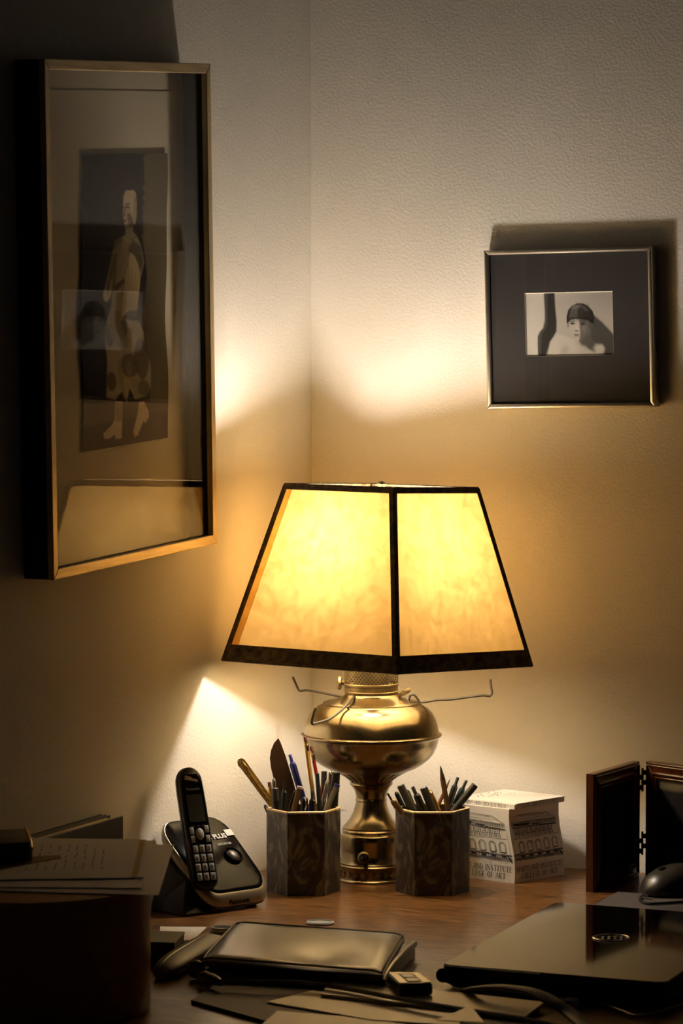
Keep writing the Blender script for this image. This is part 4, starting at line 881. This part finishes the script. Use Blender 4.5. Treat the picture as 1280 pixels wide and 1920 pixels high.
def disc(name, label, px_, py_, rpx, h, m):
    c_ = onz(px_, py_); r_ = rpx*depth(c_)/F; t = thing(name, label, 'lid', c_)
    bm = NB(); lathe(bm, [(0, .0), (r_*.96, 0), (r_, h*.3), (r_, h*.8), (r_*.97, h), (r_*.86, h), (r_*.84, h*.6), (0, h*.6)], c_, 40); obj('lid_disc', bm, m, t, True)
    bm = NB(); tube(bm, [c_+Vector((cos(a)*r_*1.01, sin(a)*r_*1.01, h*.5)) for a in [2*pi*k/32 for k in range(33)]], h*.16, 6, False); obj('lid_rim', bm, m, t, True)
disc('plastic_lid', 'clear plastic round lid lying behind the black leather wallet', 600, 1732, 26, .003, M['plastic_clear'])
disc('jar_cap', 'small pale round cap half hidden at the wallet left corner', 417, 1750, 23, .008, M['plastic_clear'])

# eyeglass pouch
t = thing('eyeglass_pouch', 'olive leather eyeglass pouch lying left of the wallet', 'pouch', onz(340, 1815))
A_, B_ = onz(298, 1842), onz(412, 1772); axv = (B_-A_).normalized(); sv = Vector((-axv.y, axv.x, 0)); Lp = (B_-A_).length
bm = NB(); rings = []
for k in range(17):
    s = k/16; wv = .019*(1-abs(2*s-1)**3.2)**.5+.001; hv = .010*(1-abs(2*s-1)**4)**.5+.0008
    rings.append([bm.verts.new(A_+axv*Lp*s+sv*wv*cos(a)+Vector((0, 0, hv+hv*sin(a)*(1 if sin(a) > 0 else .98)))) for a in [2*pi*j/20 for j in range(20)]])
for a, b_ in zip(rings, rings[1:]):
    for k in range(20): bm.faces.new((a[k], a[(k+1) % 20], b_[(k+1) % 20], b_[k]))
bm.faces.new(rings[0][::-1]); bm.faces.new(rings[-1]); obj('pouch_body', bm, M['leather_br'], t, True)
bm = NB(); tube(bm, [A_+axv*Lp*(k/14)+sv*(.004-.003*sin(k/14*pi))+Vector((0, 0, .0202*(1-abs(2*k/14-1)**4)**.5+.0016)) for k in range(15)], .0011, 8); obj('seam', bm, M['leather'], t, True)

# leather wallet / organiser
t = thing('leather_wallet', 'wide black leather organiser wallet lying in front of the phone', 'wallet', onz(560, 1810))
zt = .027; Wc = [onz(378, 1793, zt), onz(718, 1820, zt), onz(758, 1749, zt), onz(440, 1726, zt)]
def pillow(bm, corners, zlo, amp=.002, n=22, seed=1, dent=0.):
    rs = np.random.RandomState(seed); top = []; bot = []
    for j in range(n+1):
        r1 = []; r2 = []
        for i in range(n+1):
            u_, v_ = i/n, j/n; p = (corners[0]*(1-u_)+corners[1]*u_)*(1-v_)+(corners[3]*(1-u_)+corners[2]*u_)*v_
            e_ = min(u_, 1-u_, v_, 1-v_); dz_ = -.005*max(0, 1-e_/.05)**2+amp*sin(u_*7+v_*3)*sin(v_*pi)+dent*math.exp(-((u_-.62)**2/.03+(v_-.3)**2/.05))
            r1.append(bm.verts.new(p+Vector((0, 0, dz_)))); r2.append(bm.verts.new(Vector((p.x, p.y, zlo))))
        top.append(r1); bot.append(r2)
    for j in range(n):
        for i in range(n):
            bm.faces.new((top[j][i], top[j][i+1], top[j+1][i+1], top[j+1][i])); bm.faces.new((bot[j][i], bot[j+1][i], bot[j+1][i+1], bot[j][i+1]))
    for k in range(n):
        bm.faces.new((bot[0][k], bot[0][k+1], top[0][k+1], top[0][k])); bm.faces.new((bot[n][k+1], bot[n][k], top[n][k], top[n][k+1]))
        bm.faces.new((bot[k+1][0], bot[k][0], top[k][0], top[k+1][0])); bm.faces.new((bot[k][n], bot[k+1][n], top[k+1][n], top[k][n]))
bm = NB(); pillow(bm, Wc, .016, .0022, dent=-.006); obj('cover', bm, M['leather'], t, True)
bm = NB()
for i_ in range(4):
    a, b_ = Wc[i_], Wc[(i_+1) % 4]; c_ = sum(Wc, Vector())/4; a = a+(c_-a)*.02; b_ = b_+(c_-b_)*.02
    tube(bm, [a-Vector((0, 0, .003)), a.lerp(b_, .05)-Vector((0, 0, .001)), a.lerp(b_, .95)-Vector((0, 0, .001)), b_-Vector((0, 0, .003))], .0013, 6)
obj('stitched_edge', bm, M['leather_br'], t, True)
low = [onz(380, 1812, .014), onz(714, 1838, .014), onz(778, 1768, .017), onz(450, 1750, .014)]
bm = NB(); pillow(bm, low, 0.0005, .0006); obj('inner_pocket', bm, M['leather'], t, True)
bm = NB(); tube(bm, smoothpath([onz(716, 1842, .014), onz(735, 1812, .019), onz(760, 1784, .021), onz(776, 1769, .018)], 5), .004, 10); obj('rolled_edge', bm, M['leather'], t, True)

# ------------------------------------------------------------------ papers and folders at the front
bm = NB(); slab(bm, [onz(*p, .004) for p in ((358, 1875), (402, 1846), (760, 1862), (1010, 1890), (985, 1935), (540, 1925))], .0035); tag(obj('leather_folder', bm, M['blackwood']), 'flat black leather folder under the tan papers at the front', 'folder')
bm = NB(); slab(bm, [onz(*p, .0062) for p in ((500, 1878), (585, 1857), (880, 1893), (860, 1922), (700, 1912))], .0016); tag(obj('kraft_envelope', bm, M['tan']), 'tan kraft envelope on the folder, below the leather strap', 'envelope')
bm = NB(); slab(bm, [onz(*p, .0052) for p in ((480, 1930), (520, 1895), (640, 1905), (800, 1925), (790, 1960), (480, 1960))], .0008); tag(obj('manila_sheet', bm, M['tan2']), 'pale manila sheet cut off by the bottom picture edge', 'paper')
t = thing('flat_carton', 'long tan flat carton under the car key fob', 'box', onz(800, 1880))
zt = .010; tp = [onz(600, 1863, zt), onz(985, 1906, zt), onz(1021, 1878, zt), onz(624, 1834, zt)]
bm = NB(); hexa(bm, [Vector((p.x, p.y, .0066)) for p in tp]+tp, .0012); obj('carton_body', bm, M['tan2'], t)
bm = NB(); slab(bm, [onz(*p, .019) for p in ((820, 1912), (882, 1885), (907, 1916))], .0006); tag(obj('paper_corner', bm, M['tan']), 'triangular dog-eared tan paper corner at the bottom centre', 'paper')
# strap with pull
M['strap_br'] = mat('worn_brown_leather', (.06, .045, .024), .36, spec=.6)
t = thing('leather_strap', 'long double-ridged leather strap snaking across the front papers', 'strap', onz(600, 1850))
path = [(418, 1842, .012), (480, 1842, .014), (560, 1843, .014), (640, 1853, .0138), (720, 1868, .0138), (800, 1883, .0138), (880, 1896, .0138), (960, 1908, .0138), (1030, 1922, .012), (1060, 1940, .006)]
P = smoothpath([onz(*p) for p in path], 6); bm = NB(); tube(bm, P, .0052, 12, flat=.35, upv=(0, 0, 1))
obj('band', bm, M['strap_br'], t, True)
bm = NB()
for s_ in (-1, 1):
    off = Vector((-fw.x, -fw.y, 0)).normalized()*.0028*s_; tube(bm, [p+off+Vector((0, 0, .0015)) for p in P], .0012, 6)
obj('ridge', bm, M['strap_br'], t, True)
bm = NB(); tube(bm, smoothpath([onz(372, 1832, .010), onz(385, 1829, .013), onz(398, 1834, .014), onz(412, 1842, .013)], 4), [.004, .0045, .0048, .005, .005, .0045, .004, .0045, .005, .005, .005, .0045, .004], 12); obj('pull_tab', bm, mat('red_brown_leather', (.14, .045, .022), .35), t, True)
bm = NB(); bmesh.ops.create_uvsphere(bm, u_segments=20, v_segments=12, radius=.0105); bmesh.ops.transform(bm, matrix=Matrix.Translation(onz(368, 1836, .0)+Vector((0, 0, .0108))) @ Matrix.Diagonal((1, .7, 1, 1)), verts=bm.verts); obj('toggle_bead', bm, M['leather'], t, True)
# car key fob
t = thing('car_key_fob', 'black and silver car key fob lying on the tan carton', 'car key', onz(770, 1860, .010))
zt = .024; tp = [onz(748, 1845, zt), onz(812, 1843, zt), onz(785, 1823, zt), onz(724, 1822, zt)]; z0 = .0105
bm = NB(); hexa(bm, [Vector((p.x, p.y, z0)) for p in tp]+tp, .0035, 3); obj('fob_body', bm, M['black'], t, True)
c_ = sum(tp, Vector())/4
def fq(u_, v_, dz_=.0006): return (tp[0]*(1-u_)+tp[1]*u_)*(1-v_)+(tp[3]*(1-u_)+tp[2]*u_)*v_+Vector((0, 0, dz_))
for u_a, u_b in ((.04, .26), (.74, .96)):
    bm = NB(); slab(bm, [fq(u_a, .06), fq(u_b, .06), fq(u_b, .94), fq(u_a, .94)], .0008, .0002); obj('silver_side', bm, M['phsilver'], t)
bm = NB(); slab(bm, [fq(.26, .82), fq(.74, .82), fq(.74, .95), fq(.26, .95)], .0008, .0002); obj('silver_bridge', bm, M['phsilver'], t)
for v_a in (.12, .46):
    bm = NB(); slab(bm, [fq(.32, v_a, .0012), fq(.68, v_a, .0012), fq(.68, v_a+.28, .0012), fq(.32, v_a+.28, .0012)], .001, .0003); obj('button', bm, M['capgrey'], t)

# ------------------------------------------------------------------ laptop
zt = .030
Lc = [onz(826, 1808, zt), onz(1247, 1843, zt), None, onz(1041, 1691, zt)]
Lc[2] = Lc[3]+(Lc[1]-Lc[0])
lt = thing('laptop', 'closed black laptop with mirror-glossy lid at the lower right', 'laptop', sum(Lc, Vector())/4-Vector((0, 0, zt)))
lx = (Lc[1]-Lc[0]).normalized(); lyv = (Lc[3]-Lc[0]); lyl = lyv.length; lyv.normalize(); lw_ = (Lc[1]-Lc[0]).length
def LP(x, y, z): return Lc[0]+lx*x+lyv*y+Vector((0, 0, z-zt))
o_ = rrect(lw_, lyl, .012, 6)
bm = NB(); loftp(bm, [[LP(x, y, zt-.008) for x, y in o_], [LP(x, y, zt-.002) for x, y in o_], [LP(x, y, zt) for x, y in shr(o_, .993, lw_/2, lyl/2)]]); obj('lid', bm, M['gloss'], lt, True)
bm = NB(); loftp(bm, [[LP(x, y, .004) for x, y in shr(o_, .95, lw_/2, lyl/2)], [LP(x, y, .009) for x, y in shr(o_, .99, lw_/2, lyl/2)], [LP(x, y, zt-.009) for x, y in shr(o_, .99, lw_/2, lyl/2)]]); obj('keyboard_base', bm, M['black'], lt, True)
bm = NB(); tube(bm, [LP(-.001, .01, .016), LP(-.001, .06, .016)], .008, 16); obj('hinge_barrel', bm, M['black'], lt, True)
bm = NB(); tube(bm, [LP(.004, -.0004, zt-.0015), LP(lw_*.45, -.0004, zt-.0015)], .0007, 6); obj('chrome_edge', bm, M['chrome'], lt)
bm = NB()
for x_, y_ in ((.02, .03), (lw_-.02, .03), (.02, lyl-.03), (lw_-.02, lyl-.03)): lathe(bm, [(.006, 0), (.006, .005), (0, .005)], LP(x_, y_, 0), 14)
obj('rubber_foot', bm, M['black'], lt)
lc_ = onz(1145, 1758, zt+.0006); rr = 34*depth(lc_)/F; bm = NB()
rb_ = Vector((rt.x, rt.y, 0)).normalized(); fb_ = Vector((fw.x, fw.y, 0)).normalized()
tube(bm, [lc_+rb_*rr*cos(a)+fb_*rr*sin(a)*1.05 for a in [2*pi*k/48 for k in range(49)]], .0009, 6, False); obj('logo_ring', bm, M['chrome'], lt, True)
bm = NB()
for k, (w0_, s0) in enumerate(((-.010, 1), (-.003, 1), (.004, 1), (.011, 1))):
    slab(bm, [lc_+rb_*(w0_-.0018)+fb_*-.011, lc_+rb_*(w0_+.0012)+fb_*-.011, lc_+rb_*(w0_+.0030)+fb_*.011, lc_+rb_*(w0_)+fb_*.011], .0004)
obj('logo_letters', bm, M['chrome'], lt)

# mouse pad, mouse
bm = NB(); slab(bm, [onz(*p, .003) for p in ((1100, 1703), (1158, 1672), (1420, 1690), (1420, 1740))], .003); tag(obj('mouse_pad', bm, M['pad']), 'dark grey speckled mouse pad behind the laptop', 'mouse pad')
mc = onz(1290, 1684, .003)
ms = thing('computer_mouse', 'black wired computer mouse on the grey pad at right edge', 'mouse', mc)
mdir = (rb_*.80+fb_*.60).normalized(); msd = Vector((-mdir.y, mdir.x, 0))
bm = NB(); rings = []; ML = .118; mo = onz(1209, 1682, .003)
for k in range(21):
    s = k/20; wv = .031*(max(0, 1-abs(2*s-1)**3))**.5+.0008; hv = .0365*max(0., sin(pi*(s*.80+.13)))**.9*(1-(max(0, .12-s)/.12)**2*.75)*(1-(max(0, s-.9)/.1)**2*.6)
    ctr = mo+mdir*ML*s; ring = []
    for j in range(24):
        a = 2*pi*j/24; cx = cos(a); sx = sin(a); zz = hv*(max(0, sx)**.75) if sx > 0 else 0.
        ring.append(bm.verts.new(ctr+msd*wv*cx+Vector((0, 0, .0045+zz*.9+(.0 if sx > 0 else sx*.004)))))
    rings.append(ring)
for a, b_ in zip(rings, rings[1:]):
    for k in range(24): bm.faces.new((a[k], a[(k+1) % 24], b_[(k+1) % 24], b_[k]))
bm.faces.new(rings[0][::-1]); bm.faces.new(rings[-1]); obj('mouse_shell', bm, mat('matt_black_plastic', (.025, .022, .018), .36), ms, True)
bm = NB(); wc = mo+mdir*.030+Vector((0, 0, .026)); tube(bm, [wc-msd*.003, wc+msd*.003], .0085, 20); obj('scroll_wheel', bm, M['gloss'], ms, True)
cp = [onz(1290, 1690, .005), onz(1250, 1693, .005), onz(1214, 1694, .005), onz(1199, 1687, .005), onz(1204, 1679, .006), onz(1216, 1680, .008)]
bm = NB(); tube(bm, smoothpath(cp, 6), .0017, 8); obj('cord', bm, M['black'], ms, True)

# stitched strap, cable, hook, tag by the laptop
t = thing('stitched_strap', 'thick black stitched leather strap arching in front of the laptop', 'strap', onz(980, 1880))
path = [(868, 1857, .010), (900, 1852, .021), (950, 1852, .026), (1000, 1861, .026), (1040, 1880, .020), (1075, 1905, .010), (1110, 1935, .006)]
P = smoothpath([onz(*p) for p in path], 7); rad = [.005+.007*min(1, k/22) for k in range(len(P))]
bm = NB(); tube(bm, P, rad, 14, flat=.35, upv=(0, 0, 1)); obj('band', bm, M['strap'], t, True)
bm = NB()
for k in range(7, 26, 2):
    c_ = P[k]-Vector((fw.x, fw.y, 0)).normalized()*rad[k]*.82+Vector((0, 0, .0024)); d_ = (P[k+1]-P[k]).normalized(); tube(bm, [c_, c_+d_*.0022], .0009, 6)
obj('stitches', bm, M['tan2'], t)
bm = NB(); tube(bm, smoothpath([onz(1060, 1880, .004), onz(1088, 1878, .004), (onz(1130, 1884, .004)), onz(1165, 1896, .004), onz(1192, 1905, .004), onz(1230, 1900, .004), onz(1290, 1880, .004)], 6), .0017, 8); tag(obj('power_cable', bm, M['black'], None, True), 'thin black cable running in front of the laptop', 'cable')
bm = NB(); hc = onz(860, 1846, .0); tube(bm, [hc+rb_*.0065*cos(a)+Vector((0, 0, .0085+.0065*sin(a))) for a in [pi*(-.1+1.35*k/14) for k in range(15)]], .0015, 8); tube(bm, [hc+rb_*.004+Vector((0, 0, .002)), hc+rb_*.012-fb_*.006+Vector((0, 0, .0016))], .0015, 8)
tag(obj('metal_hook', bm, M['chrome'], None, True), 'small shiny metal hook beside the laptop front corner', 'hook')
bm = NB(); slab(bm, [onz(*p, .006) for p in ((1049, 1876), (1083, 1876), (1083, 1870), (1049, 1870))], .006); tag(obj('paper_tag', bm, M['paper']), 'tiny white tag in the shadow below the laptop', 'tag')
